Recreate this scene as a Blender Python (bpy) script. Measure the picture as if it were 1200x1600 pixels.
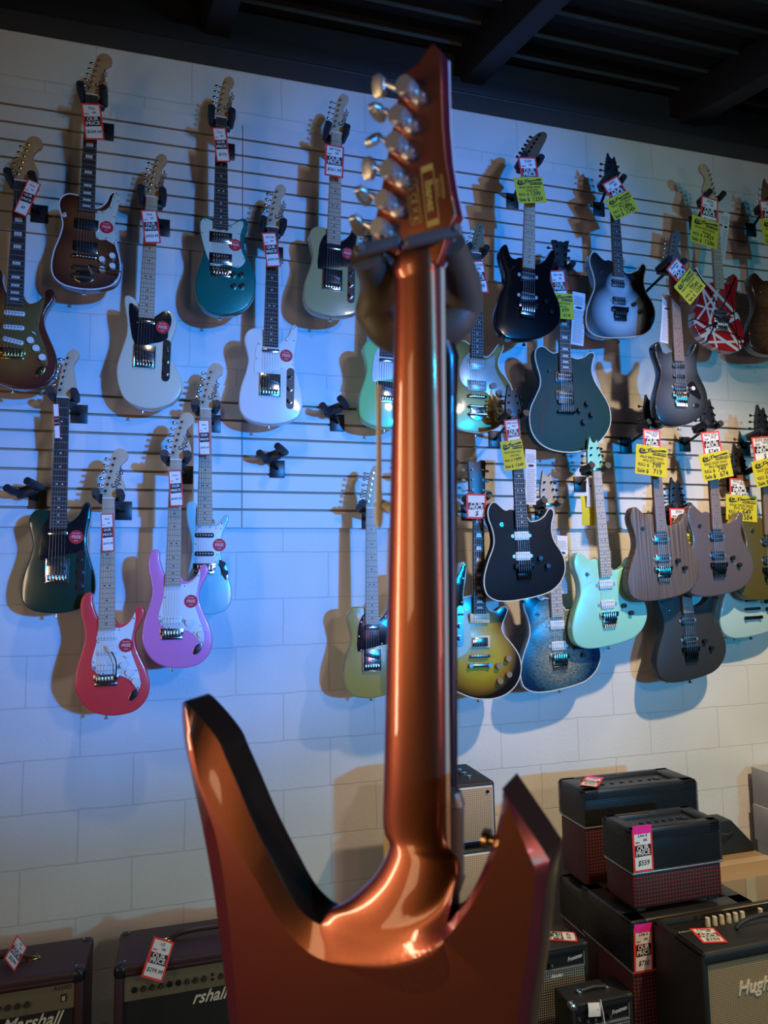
import bpy, bmesh, math, random
from mathutils import Vector, Matrix, Quaternion
random.seed(7)
for o in list(bpy.data.objects):
    bpy.data.objects.remove(o)
SC = bpy.context.scene
COL = SC.collection
PI = math.pi
CAM = {'loc': [0.59861, -3.11404, 1.72605], 'right': [0.9623, -0.27143, -0.01765], 'up': [-0.00973, -0.09922, 0.99502], 'fwd': [0.27183, 0.95733, 0.09812], 'f': 1100.5}
# ---------------- camera ----------------
cam_data = bpy.data.cameras.new('camera')
cam = bpy.data.objects.new('camera', cam_data)
COL.objects.link(cam)
_r, _u, _f = (Vector(CAM[k]) for k in ('right', 'up', 'fwd'))
cam.matrix_world = Matrix.Translation(CAM['loc']) @ Matrix((_r, _u, -_f)).transposed().to_4x4()
cam_data.sensor_fit = 'VERTICAL'
cam_data.sensor_height = 36.0
cam_data.lens = 36.0 * CAM['f'] / 1600.0
cam_data.clip_start = 0.02
cam_data.dof.use_dof = True
cam_data.dof.focus_distance = 2.75
cam_data.dof.aperture_fstop = cam_data.lens / 3.4
SC.camera = cam
# ---------------- view ----------------
SC.view_settings.view_transform = 'Standard'
SC.view_settings.look = 'None'
SC.view_settings.gamma = 1.0
SC.view_settings.use_curve_mapping = False
SC.view_settings.exposure = 0.0
# ---------------- world and lights ----------------
world = bpy.data.worlds.new('shop_ambient')
SC.world = world
world.use_nodes = True
world.node_tree.nodes['Background'].inputs[0].default_value = (0.55, 0.6, 0.8, 1)
world.node_tree.nodes['Background'].inputs[1].default_value = 0.02

def lamp(name, kind, loc, target, energy, color, size=0.1, size_y=None, spot=60, blend=1.0):
    d = bpy.data.lights.new(name, kind)
    d.energy = energy
    d.color = color
    if kind == 'AREA':
        d.shape = 'RECTANGLE'
        d.size = size
        d.size_y = size_y or size
    else:
        d.shadow_soft_size = size
    if kind == 'SPOT':
        d.spot_size = math.radians(spot)
        d.spot_blend = blend
    o = bpy.data.objects.new(name, d)
    COL.objects.link(o)
    o.location = loc
    o.rotation_euler = (Vector(target) - Vector(loc)).to_track_quat('-Z', 'Y').to_euler()
    return o

lamp('blue_stage_light_centre', 'SPOT', (5.4, -11.0, 2.6), (1.60, 0, 2.45), 1900, (0.0, 0.15, 1.0), 0.12, spot=20.5, blend=1.0)
lamp('blue_stage_light_low', 'SPOT', (5.3, -11.0, 2.6), (0.30, 0, 2.05), 4700, (0.0, 0.22, 1.0), 0.12, spot=14, blend=1.0)
lamp('blue_stage_light_high', 'SPOT', (5.4, -11.0, 2.6), (1.90, 0, 3.30), 2700, (0.0, 0.18, 1.0), 0.12, spot=13, blend=1.0)
lamp('blue_stage_light_right', 'SPOT', (5.4, -11.0, 2.6), (2.20, 0, 1.90), 1200, (0.0, 0.28, 1.0), 0.12, spot=16, blend=1.0)
lamp('cyan_wash_light', 'SPOT', (5.5, -11.0, 2.6), (2.00, 0, 2.00), 1150, (0.0, 0.70, 1.0), 0.3, spot=32, blend=1.0)
lamp('warm_track_light_right', 'SPOT', (3.1, -2.3, 4.0), (3.0, 0, 0.60), 480, (1.0, 0.72, 0.42), 0.06, spot=66, blend=1.0)
lamp('warm_track_light_centre', 'SPOT', (0.6, -1.8, 4.0), (0.8, 0, 0.25), 45, (1.0, 0.85, 0.66), 0.08, spot=68, blend=1.0)
lamp('warm_room_light', 'SPOT', (3.2, -6.0, 3.6), (1.8, 0, 1.6), 140, (1.0, 0.80, 0.66), 0.25, spot=85, blend=1.0)
lamp('warm_top_light', 'SPOT', (2.4, -5.5, 1.2), (2.4, 0, 4.2), 30, (1.0, 0.85, 0.80), 0.3, spot=60, blend=1.0)  # added wash to brighten the top of the wall, no real fixture
lamp('left_wall_lamp', 'AREA', (-3.0, -3.9, 1.5), (0.77, -2.6, 1.4), 17, (1.0, 0.68, 0.38), 0.8, 1.7)  # added fill giving the copper guitar its warm sheen, no lamp hangs here
lamp('led_strip_left', 'AREA', (-1.0, -2.3, 1.55), (0.77, -2.6, 1.50), 13, (1.0, 0.74, 0.48), 0.13, 1.2)
lamp('rose_lamp', 'AREA', (1.95, -3.65, 1.5), (0.77, -2.6, 1.5), 4.5, (1.0, 0.36, 0.58), 0.22, 0.9)  # added pink fill, tints the right side of the copper neck
lamp('warm_strip_right', 'AREA', (2.3, -3.1, 1.5), (0.77, -2.6, 1.5), 3.0, (1.0, 0.74, 0.46), 0.05, 0.5)
JX = (0.9, 1.35, 1.9)
PLACE = {
 'customtele': {'B': [0.2024, -0.19, 3.0389], 's': 1.0591, 'rot': 0.0203, 'L': 0.648},
 'goldstrat': {'B': [-0.0457, -0.19, 2.6256], 's': 1.0681, 'rot': 0.0138, 'L': 0.648},
 'creamoffset': {'B': [0.4346, -0.19, 2.6182], 's': 1.0812, 'rot': 0.0281, 'L': 0.648},
 'teal': {'B': [0.7323, -0.19, 3.0368], 's': 1.0811, 'rot': 0.0009, 'L': 0.628},
 'whitetele': {'B': [0.9375, -0.19, 2.5309], 's': 1.1099, 'rot': 0.0189, 'L': 0.648},
 'blondtele': {'B': [1.2106, -0.19, 3.0206], 's': 1.093, 'rot': 0.0355, 'L': 0.648},
 'dgreentele': {'B': [0.1316, -0.19, 1.7614], 's': 1.0735, 'rot': 0.0089, 'L': 0.648},
 'coral': {'B': [0.3216, -0.26, 1.3803], 's': 1.0443, 'rot': -0.0052, 'L': 0.648},
 'pink': {'B': [0.5539, -0.26, 1.5414], 's': 1.036, 'rot': 0.0126, 'L': 0.648},
 'mustang': {'B': [0.6749, -0.18, 1.7915], 's': 1.064, 'rot': 0.0019, 'L': 0.61},
 'greentele': {'B': [1.4469, -0.19, 2.5313], 's': 1.069, 'rot': 0.0317, 'L': 0.648},
 'gretsch': {'B': [1.8809, -0.19, 2.5611], 's': 1.0845, 'rot': 0.0216, 'L': 0.628},
 'blackevh': {'B': [2.1055, -0.28, 2.9686], 's': 1.0886, 'rot': 0.0603, 'L': 0.648},
 'semihollow': {'B': [2.3298, -0.2, 2.509], 's': 1.0821, 'rot': 0.012, 'L': 0.648},
 'silverwolf': {'B': [2.6523, -0.2, 3.0303], 's': 1.0265, 'rot': -0.0031, 'L': 0.648},
 'silverstrat': {'B': [2.8452, -0.36, 2.57], 's': 0.9839, 'rot': -0.0018, 'L': 0.648},
 'striped': {'B': [3.2515, -0.2, 3.0261], 's': 1.0262, 'rot': -0.0045, 'L': 0.648},
 'blackwolf': {'B': [2.0287, -0.3, 1.7725], 's': 1.0261, 'rot': -0.0302, 'L': 0.648},
 'quilt': {'B': [2.2647, -0.16, 1.3612], 's': 1.0849, 'rot': -0.0318, 'L': 0.648},
 'mint': {'B': [2.495, -0.22, 1.5481], 's': 1.0492, 'rot': -0.0467, 'L': 0.648},
 'zebra': {'B': [2.7584, -0.28, 1.7553], 's': 1.0449, 'rot': -0.0263, 'L': 0.648},
 'purple': {'B': [3.1059, -0.24, 1.7688], 's': 1.0558, 'rot': -0.0094, 'L': 0.648},
 'gold': {'B': [3.4713, -0.18, 1.7417], 's': 1.0802, 'rot': 0.0176, 'L': 0.648},
 'ltblue': {'B': [3.3986, -0.12, 1.5541], 's': 1.0687, 'rot': -0.0248, 'L': 0.648},
 'dgrey': {'B': [2.9799, -0.16, 1.3623], 's': 1.0646, 'rot': -0.0378, 'L': 0.648},
 'brown': {'B': [3.6285, -0.19, 3.0233], 's': 1.049, 'rot': 0.0014, 'L': 0.648},
 'lp': {'B': [1.8416, -0.22, 1.3948], 's': 1.0891, 'rot': 0.0176, 'L': 0.628},
 'butter': {'B': [1.3635, -0.19, 1.3683], 's': 1.0352, 'rot': 0.008, 'L': 0.648},
 'hiddenblue': {'B': [1.6287, -0.33, 1.5196], 's': 1.05, 'rot': 0.0386, 'L': 0.648},
}
OUT = {
 'wolfgang': [(-0.035, 0.2549), (-0.066, 0.2516), (-0.0871, 0.2653), (-0.1122, 0.2866), (-0.1343, 0.2801), (-0.149, 0.2506), (-0.1484, 0.2148), (-0.1358, 0.1763), (-0.1293, 0.1373), (-0.1342, 0.0972), (-0.1607, 0.0394), (-0.181, -0.0173), (-0.1862, -0.0647), (-0.1731, -0.1065), (-0.1315, -0.1306), (-0.0712, -0.1354), (-0.0009, -0.13), (0.0706, -0.119), (0.1254, -0.1029), (0.1728, -0.0671), (0.199, -0.0167), (0.1977, 0.0317), (0.1821, 0.0708), (0.1574, 0.1089), (0.1463, 0.1484), (0.149, 0.1893), (0.1627, 0.2314), (0.1532, 0.2533), (0.1348, 0.2489), (0.1149, 0.2224), (0.0822, 0.2044), (0.0461, 0.2006), (0.0338, 0.2179)],
 'tele': [(-0.024, 0.2387), (-0.0435, 0.2435), (-0.0692, 0.2429), (-0.0913, 0.2252), (-0.0989, 0.1944), (-0.0898, 0.1553), (-0.0827, 0.116), (-0.0912, 0.0689), (-0.109, 0.0081), (-0.114, -0.0513), (-0.1037, -0.0897), (-0.0749, -0.1139), (-0.0303, -0.1241), (0.021, -0.1242), (0.0726, -0.1123), (0.1115, -0.0885), (0.1274, -0.0473), (0.1248, 0.0062), (0.1096, 0.0588), (0.0957, 0.1116), (0.095, 0.159), (0.1036, 0.2073), (0.1051, 0.2484), (0.1002, 0.2684), (0.0901, 0.2742), (0.0771, 0.2592), (0.0676, 0.231), (0.0482, 0.2087), (0.0287, 0.2001), (0.0233, 0.2131)],
 'teleguard': [(-0.0223, 0.2187), (-0.0427, 0.1999), (-0.0549, 0.1652), (-0.0592, 0.1248), (-0.0593, 0.0649), (-0.021, 0.0715), (0.0435, 0.0869), (0.088, 0.0934), (0.0874, 0.1379), (0.0944, 0.2064), (0.1004, 0.2548), (0.0935, 0.2677), (0.0818, 0.2563), (0.0677, 0.2242), (0.0418, 0.1959), (0.0262, 0.1897), (0.0236, 0.1901), (-0.0218, 0.1858)],
 'strat': [(-0.0202, 0.2125), (-0.0319, 0.2244), (-0.04, 0.2441), (-0.0484, 0.2758), (-0.049, 0.2996), (-0.0607, 0.3115), (-0.0793, 0.3034), (-0.0899, 0.2757), (-0.0888, 0.2362), (-0.0786, 0.1929), (-0.0737, 0.1498), (-0.0837, 0.103), (-0.0986, 0.0488), (-0.1048, 0.0025), (-0.1015, -0.0361), (-0.0765, -0.0831), (-0.0422, -0.1112), (0.0069, -0.1268), (0.06, -0.1265), (0.1056, -0.1125), (0.1397, -0.0744), (0.1481, -0.0273), (0.1379, 0.0204), (0.1175, 0.0684), (0.1012, 0.1084), (0.0965, 0.1483), (0.1075, 0.1801), (0.124, 0.2121), (0.1282, 0.2403), (0.1153, 0.2564), (0.0983, 0.2483), (0.0872, 0.2202), (0.0682, 0.2003), (0.0453, 0.1924), (0.0295, 0.2084), (0.0216, 0.2203)],
 'stratguard': [(-0.024, 0.2125), (-0.0308, 0.1809), (-0.0334, 0.1337), (-0.0423, 0.0985), (-0.049, 0.0634), (-0.0423, 0.036), (-0.0116, 0.0159), (0.0339, 0.0148), (0.0764, -0.0019), (0.1002, -0.0339), (0.1118, -0.0382), (0.1176, -0.0186), (0.1066, 0.029), (0.0861, 0.0848), (0.0816, 0.1166), (0.0884, 0.1643), (0.0975, 0.2122), (0.0947, 0.2362), (0.0873, 0.2162), (0.0684, 0.1923), (0.0417, 0.1805), (0.0224, 0.1854), (-0.0218, 0.1856)],
 'offset': [(-0.0176, 0.216), (-0.038, 0.2402), (-0.0599, 0.2561), (-0.0779, 0.2538), (-0.0813, 0.2348), (-0.0753, 0.1959), (-0.0672, 0.1506), (-0.0681, 0.1045), (-0.0806, 0.0508), (-0.093, -0.0025), (-0.0956, -0.0481), (-0.0824, -0.105), (-0.0599, -0.1418), (-0.0202, -0.1644), (0.022, -0.1707), (0.0641, -0.1628), (0.106, -0.1412), (0.1295, -0.113), (0.1393, -0.0792), (0.1329, -0.0402), (0.1128, -0.0023), (0.0962, 0.0292), (0.0903, 0.0684), (0.0961, 0.109), (0.1081, 0.1505), (0.1085, 0.1874), (0.0952, 0.2094), (0.0763, 0.2166), (0.0549, 0.2113), (0.0339, 0.1988), (0.0246, 0.2011)],
 'offsetguard': [(-0.0209, 0.209), (-0.0432, 0.2196), (-0.0633, 0.2238), (-0.0568, 0.1452), (-0.0332, 0.0622), (0.0176, 0.0774), (0.075, 0.0968), (0.0799, 0.1273), (0.0897, 0.1618), (0.0886, 0.1885), (0.0767, 0.2072), (0.0551, 0.206), (0.0284, 0.1828), (-0.0183, 0.1774)],
 'toronado': [(-0.0201, 0.2132), (-0.0415, 0.214), (-0.0609, 0.2163), (-0.077, 0.2093), (-0.08, 0.1881), (-0.0765, 0.1469), (-0.0664, 0.0996), (-0.0661, 0.0582), (-0.0817, 0.0083), (-0.0927, -0.0408), (-0.0935, -0.0886), (-0.0804, -0.1349), (-0.0579, -0.16), (-0.0195, -0.1735), (0.0191, -0.1721), (0.0645, -0.1591), (0.1005, -0.1351), (0.1268, -0.0945), (0.1354, -0.0519), (0.1353, -0.003), (0.1193, 0.0373), (0.102, 0.0774), (0.0913, 0.1183), (0.0931, 0.1608), (0.1044, 0.194), (0.1063, 0.2155), (0.093, 0.2279), (0.0764, 0.2258), (0.0533, 0.2073), (0.0369, 0.196), (0.0237, 0.1978)],
 'toronadoguard': [(-0.02, 0.1958), (-0.0415, 0.2035), (-0.0609, 0.2079), (-0.0768, 0.192), (-0.0752, 0.147), (-0.0599, 0.0796), (-0.0369, 0.0201), (-0.0239, 0.0077), (0.0051, 0.0261), (0.0311, 0.0276), (0.0671, 0.0211), (0.0901, 0.0411), (0.0934, 0.0624), (0.0768, 0.1026), (0.0753, 0.1586), (0.0871, 0.1953), (0.083, 0.216), (0.0632, 0.2078), (0.0369, 0.189), (0.0205, 0.1834), (0.0186, 0.1712), (-0.0198, 0.1664)],
 'mustang': [(-0.0151, 0.1854), (-0.0249, 0.222), (-0.0329, 0.2448), (-0.0432, 0.2561), (-0.0612, 0.2501), (-0.0678, 0.2215), (-0.0634, 0.1729), (-0.0512, 0.1244), (-0.0452, 0.0759), (-0.0502, 0.0277), (-0.0611, -0.0282), (-0.0651, -0.0839), (-0.0523, -0.1318), (-0.0234, -0.1626), (0.0234, -0.1751), (0.0665, -0.1666), (0.094, -0.1433), (0.1041, -0.1032), (0.0975, -0.0546), (0.0797, -0.0057), (0.0651, 0.0431), (0.0608, 0.092), (0.0708, 0.137), (0.0897, 0.1822), (0.088, 0.2053), (0.072, 0.2002), (0.0562, 0.1779), (0.0404, 0.1679), (0.0205, 0.1751)],
 'mustangguard': [(-0.0188, 0.161), (-0.0341, 0.1325), (-0.0392, 0.0921), (-0.0331, 0.0356), (-0.0134, 0.0114), (0.0415, 0.019), (0.0531, 0.0513), (0.0607, 0.1083), (0.0668, 0.1492), (0.0706, 0.1739), (0.0602, 0.1738), (0.0404, 0.1573), (0.0206, 0.1612)],
 'carveguard': [(0.0304, 0.1828), (0.0364, 0.0812), (0.0711, 0.0792), (0.1024, 0.0631), (0.1139, 0.0818), (0.099, 0.1175), (0.1042, 0.1733), (0.1141, 0.2371), (0.1149, 0.265), (0.1003, 0.2752), (0.0887, 0.2539), (0.0781, 0.2107), (0.0545, 0.1899)],
 'jet': [(-0.0329, 0.228), (-0.0577, 0.2392), (-0.086, 0.2418), (-0.1072, 0.2275), (-0.1215, 0.199), (-0.1253, 0.1581), (-0.1186, 0.1115), (-0.1154, 0.0648), (-0.1367, 0.0095), (-0.1474, -0.0445), (-0.1374, -0.0968), (-0.103, -0.1342), (-0.0543, -0.151), (0.0091, -0.1536), (0.0735, -0.1362), (0.1246, -0.0991), (0.1545, -0.0495), (0.1686, 0.0062), (0.1621, 0.0537), (0.1386, 0.093), (0.1099, 0.1249), (0.1009, 0.1584), (0.1131, 0.194), (0.126, 0.2229), (0.1227, 0.2434), (0.1117, 0.2458), (0.0932, 0.2266), (0.071, 0.1969), (0.049, 0.1777), (0.031, 0.1829)],
 'jetguard': [(-0.0297, 0.1908), (-0.062, 0.1572), (-0.08, 0.1149), (-0.0734, 0.0616), (-0.0384, 0.0341), (0.0398, 0.0235), (0.0751, -0.0213), (0.0812, -0.0986), (0.1139, -0.0863), (0.1403, -0.0232), (0.1342, 0.0446), (0.1057, 0.0902), (0.0846, 0.1364), (0.0854, 0.188), (0.0489, 0.1674), (0.0236, 0.1616), (-0.0315, 0.1532)],
 'semi': [(-0.0289, 0.2671), (-0.0482, 0.2619), (-0.0708, 0.2705), (-0.0931, 0.2862), (-0.1159, 0.2856), (-0.1352, 0.272), (-0.1414, 0.24), (-0.1337, 0.1987), (-0.1201, 0.151), (-0.1215, 0.1092), (-0.1455, 0.059), (-0.1693, 0.0093), (-0.1767, -0.0392), (-0.1687, -0.0934), (-0.1368, -0.1394), (-0.0854, -0.1677), (-0.0179, -0.1783), (0.0509, -0.1738), (0.1214, -0.1511), (0.1779, -0.1099), (0.2156, -0.0586), (0.2258, -0.0085), (0.2163, 0.0478), (0.183, 0.1025), (0.151, 0.1501), (0.1372, 0.199), (0.1453, 0.2425), (0.1543, 0.2683), (0.1453, 0.2798), (0.1271, 0.2782), (0.0987, 0.2565), (0.067, 0.2468), (0.04, 0.2516)],
 'fhole': [(-0.0791, 0.067), (-0.074, 0.0604), (-0.0827, 0.0286), (-0.1024, -0.0003), (-0.1168, -0.0288), (-0.1194, -0.0633), (-0.1186, -0.0838), (-0.1066, -0.0832), (-0.1038, -0.0899), (-0.1117, -0.1006), (-0.1236, -0.0991), (-0.1276, -0.0843), (-0.128, -0.05), (-0.124, -0.0189), (-0.1058, 0.0098), (-0.09, 0.035)],
 'singlecut': [(-0.029, 0.2401), (-0.0509, 0.2368), (-0.0763, 0.2303), (-0.0981, 0.2187), (-0.1127, 0.2022), (-0.1219, 0.179), (-0.1197, 0.1524), (-0.1135, 0.1258), (-0.1174, 0.0994), (-0.1355, 0.0701), (-0.1553, 0.041), (-0.168, 0.0119), (-0.1718, -0.0238), (-0.1651, -0.063), (-0.1444, -0.0995), (-0.1094, -0.1301), (-0.0563, -0.1551), (-0.0133, -0.1674), (0.0228, -0.1709), (0.0666, -0.1695), (0.111, -0.1572), (0.1486, -0.1321), (0.1717, -0.1013), (0.1838, -0.0615), (0.181, -0.021), (0.1667, 0.0131), (0.1412, 0.0474), (0.1139, 0.0783), (0.102, 0.1022), (0.1024, 0.119), (0.1114, 0.1426), (0.1243, 0.1695), (0.1272, 0.1848), (0.1199, 0.1941), (0.1087, 0.1962), (0.0918, 0.1886), (0.0767, 0.1769), (0.0582, 0.1787), (0.0436, 0.1873), (0.0329, 0.2077), (0.0257, 0.2212)],
 'superstrat': [(-0.0319, 0.2207), (-0.0572, 0.2098), (-0.0773, 0.216), (-0.0879, 0.2398), (-0.095, 0.261), (-0.1051, 0.2656), (-0.1214, 0.253), (-0.1288, 0.2293), (-0.12, 0.1894), (-0.1058, 0.1472), (-0.1015, 0.1034), (-0.1167, 0.0503), (-0.1352, -0.0029), (-0.1425, -0.0541), (-0.1328, -0.1026), (-0.1059, -0.1361), (-0.063, -0.1457), (-0.0034, -0.1405), (0.0634, -0.1217), (0.124, -0.0845), (0.1543, -0.0418), (0.1606, 0.0041), (0.1496, 0.054), (0.1248, 0.1017), (0.1104, 0.1447), (0.1144, 0.1973), (0.1296, 0.2456), (0.1292, 0.2749), (0.1132, 0.2787), (0.0984, 0.2532), (0.0782, 0.2236), (0.0511, 0.206), (0.0306, 0.2089)],
}
TAGS = [
 ('customtele', 'red', 0.2263, -0.24, 3.5871, 0.0745, 0.153, -0.13),
 ('goldstrat', 'red', -0.0028, -0.24, 3.2335, 0.0491, 0.1487, 0.326),
 ('creamoffset', 'red', 0.454, -0.24, 3.1737, 0.0632, 0.1392, -0.127),
 ('teal', 'red', 0.7301, -0.24, 3.5697, 0.0574, 0.1511, -0.136),
 ('whitetele', 'red', 0.9395, -0.24, 3.1325, 0.061, 0.1501, -0.15),
 ('blondtele', 'red', 1.2159, -0.24, 3.5716, 0.0842, 0.1473, 0.044),
 ('dgreentele', 'red', 0.1243, -0.24, 2.3561, 0.0202, 0.1341, -0.073),
 ('coral', 'red', 0.3209, -0.31, 1.9261, 0.0448, 0.1416, -0.052),
 ('pink', 'red', 0.5635, -0.31, 2.0969, 0.0498, 0.1393, -0.061),
 ('mustang', 'red', 0.6703, -0.22999999999999998, 2.3163, 0.0452, 0.1442, -0.041),
 ('gretsch', 'red', 1.884, -0.24, 3.1112, 0.0852, 0.1564, -0.133),
 ('blackevh', 'red', 2.1173, -0.33, 3.5972, 0.0925, 0.153, -0.126),
 ('blackevh', 'yellow', 2.1118, -0.342, 3.5054, 0.1471, 0.1236, -0.165),
 ('semihollow', 'red', 2.2953, -0.25, 3.1012, 0.0805, 0.1611, -0.125),
 ('semihollow', 'yellow', 2.2939, -0.262, 3.0022, 0.1308, 0.1247, -0.009),
 ('semihollow', 'sheet', 2.4307, -0.18000000000000002, 2.9825, 0.0707, 0.2682, 0.088),
 ('silverwolf', 'red', 2.6381, -0.25, 3.6216, 0.1056, 0.1405, -0.582),
 ('silverwolf', 'yellow', 2.6547, -0.262, 3.5482, 0.1596, 0.1094, -0.473),
 ('striped', 'red', 3.18, -0.25, 3.5866, 0.1037, 0.1636, 0.133),
 ('striped', 'yellow', 3.1337, -0.262, 3.4698, 0.1646, 0.1449, 0.17),
 ('striped', 'sheet', 3.3265, -0.18000000000000002, 3.5046, 0.0405, 0.2894, 0.213),
 ('silverstrat', 'red', 2.8479, -0.41, 3.1555, 0.0933, 0.1291, -0.818),
 ('silverstrat', 'yellow', 2.8874, -0.422, 3.0899, 0.1417, 0.1169, -0.818),
 ('silverstrat', 'sheet', 2.8065, -0.33999999999999997, 2.9555, 0.0505, 0.243, 0.125),
 ('blackwolf', 'red', 1.9771, -0.35, 2.3615, 0.0686, 0.1243, -0.132),
 ('blackwolf', 'yellow', 1.9683, -0.362, 2.2625, 0.1052, 0.1286, -0.151),
 ('blackwolf', 'sheet', 2.0904, -0.27999999999999997, 2.1821, 0.0541, 0.2512, 0.042),
 ('lp', 'red', 1.8278, -0.27, 2.0471, 0.0944, 0.1103, 0.014),
 ('quilt', 'sheet', 2.3098, -0.14, 1.7908, 0.0609, 0.2722, 0.047),
 ('mint', 'sheet', 2.4387, -0.2, 2.1298, 0.0344, 0.1409, 0.052),
 ('mint', 'yellowback', 2.4284, -0.19, 2.0416, 0.0688, 0.1399, -0.007),
 ('zebra', 'red', 2.6985, -0.33, 2.3524, 0.095, 0.1222, 0.044),
 ('zebra', 'yellow', 2.6821, -0.342, 2.2619, 0.1707, 0.1399, 0.104),
 ('purple', 'red', 3.0689, -0.29, 2.3646, 0.1066, 0.1256, -0.111),
 ('purple', 'yellow', 3.0765, -0.302, 2.257, 0.1788, 0.1305, -0.175),
 ('ltblue', 'red', 3.3288, -0.16999999999999998, 2.1615, 0.1242, 0.1125, 0.04),
 ('ltblue', 'yellow', 3.3206, -0.182, 2.0647, 0.1913, 0.1314, 0.061),
 ('gold', 'red', 3.4368, -0.22999999999999998, 2.3631, 0.1307, 0.1313, -0.105),
 ('gold', 'yellow', 3.4469, -0.242, 2.246, 0.1878, 0.1363, -0.214),
 ('dgrey', 'red', 2.9187, -0.21000000000000002, 1.9912, 0.1038, 0.1317, 0.008),
 ('dgrey', 'yellow', 2.9267, -0.222, 1.875, 0.1312, 0.1267, 0.232),
 ('brown', 'red', 3.583, -0.24, 3.6342, 0.1235, 0.1537, -0.122),
 ('brown', 'yellow', 3.6, -0.252, 3.534, 0.1849, 0.1389, -0.121),
]
FG = {'body_out': [(-0.256, -0.1336), (-0.2598, -0.1434), (-0.2567, -0.1758), (-0.2485, -0.2052), (-0.2353, -0.2548), (-0.2214, -0.3247), (-0.2087, -0.4245), (-0.1985, -0.4999), (-0.2119, -0.5738), (-0.2399, -0.6829), (-0.1691, -0.6922), (-0.0696, -0.5773), (0.0138, -0.5319), (0.0949, -0.5451), (0.1093, -0.494), (0.0819, -0.437), (0.0738, -0.3831), (0.0808, -0.323), (0.0885, -0.2732), (0.0937, -0.2251), (0.0976, -0.2019), (0.0931, -0.1915), (0.0659, -0.157), (0.0639, -0.156), (0.0623, -0.1696), (0.0565, -0.1923), (0.0476, -0.2175), (0.037, -0.2398), (0.0263, -0.2561), (0.0165, -0.268), (-0.0041, -0.2802), (-0.0271, -0.2898), (-0.0574, -0.2991), (-0.0846, -0.303), (-0.099, -0.3046), (-0.1157, -0.3011), (-0.1326, -0.289), (-0.1532, -0.2618), (-0.1722, -0.2344), (-0.1908, -0.2019), (-0.2055, -0.1773), (-0.2145, -0.1627), (-0.2381, -0.1434)], 'body_crease': [(-0.2441, -0.1347), (-0.2446, -0.1463), (-0.2409, -0.1819), (-0.2288, -0.2098), (-0.2095, -0.2504), (-0.1983, -0.3128), (-0.1884, -0.4103), (-0.1785, -0.4835), (-0.1914, -0.5552), (-0.213, -0.6456), (-0.1572, -0.6626), (-0.0628, -0.5529), (0.0188, -0.5093), (0.0912, -0.5224), (0.1022, -0.4856), (0.0767, -0.4307), (0.0701, -0.3768), (0.0761, -0.3179), (0.0833, -0.2689), (0.089, -0.2212), (0.0906, -0.2026), (0.087, -0.1934), (0.0719, -0.1621), (0.0695, -0.1598), (0.0679, -0.1703), (0.0628, -0.191), (0.0542, -0.2158), (0.0438, -0.2376), (0.0344, -0.2528), (0.0227, -0.2699), (0.0063, -0.2869), (-0.0105, -0.2993), (-0.0336, -0.311), (-0.067, -0.3214), (-0.0925, -0.3259), (-0.1156, -0.3212), (-0.1393, -0.3054), (-0.1635, -0.2769), (-0.1865, -0.2538), (-0.2036, -0.236), (-0.221, -0.2142), (-0.23, -0.198), (-0.2385, -0.1604)], 'headstock': [(0.0074, 0.4085), (0.0137, 0.4002), (0.0138, 0.3742), (0.0142, 0.347), (0.0162, 0.319), (0.0201, 0.2939), (0.0241, 0.2756), (0.0175, 0.2653), (0.0118, 0.2493), (0.0073, 0.2413), (-0.0267, 0.2473), (-0.0371, 0.2552), (-0.0501, 0.2669), (-0.05, 0.2741), (-0.0447, 0.2967), (-0.0388, 0.3183), (-0.0337, 0.3399), (-0.0286, 0.3607), (-0.0241, 0.3809), (-0.0204, 0.3933), (-0.0124, 0.3958), (-0.0061, 0.3977), (-0.001, 0.403), (0.0035, 0.4073)], 'tuners': [(-0.0126, 0.377), (-0.0193, 0.3568), (-0.0225, 0.3369), (-0.0281, 0.3169), (-0.0332, 0.2945), (-0.0378, 0.2738)], 'buttons': [(-0.0384, 0.3861), (-0.04, 0.3664), (-0.0446, 0.346), (-0.0493, 0.3243), (-0.0545, 0.3041), (-0.0605, 0.2817)], 'necks': [[(-0.0334, 0.2552), (0.0039, 0.2485), 400], [(-0.0339, 0.2295), (0.0046, 0.2234), 450], [(-0.0378, 0.1521), (0.005, 0.1482), 600], [(-0.0423, 0.0471), (0.0045, 0.0471), 800], [(-0.0475, -0.0599), (0.0039, -0.0552), 1000], [(-0.0522, -0.169), (0.0028, -0.1589), 1200], [(-0.0545, -0.2244), (0.0025, -0.2112), 1300]], 'heel': [[(-0.0475, -0.2407), (0.0144, -0.225)], [(-0.0559, -0.2643), (0.0163, -0.2446)], [(-0.0695, -0.2843), (0.0176, -0.2593)], [(-0.0813, -0.2987), (0.0197, -0.2688)], [(-0.096, -0.3115), (0.0228, -0.2754)], [(-0.1016, -0.3216), (0.0216, -0.2833)], [(-0.1005, -0.3296), (0.0149, -0.293)], [(-0.0906, -0.3349), (0.0037, -0.3043)], [(-0.0745, -0.3368), (-0.0106, -0.3157)]], 'logo': [(0.0026, 0.2935), (-0.0115, 0.2917), (0.0114, 0.2979)], 'strap': [(0.0505, -0.1991)], 'origin': [0.7665, -2.6064, 1.7297], 'u': [0.69746, -0.71373, -0.06435], 'v': [-0.03473, -0.12336, 0.99175], 'th': [0.71578, 0.68947, 0.11083]}
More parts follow.
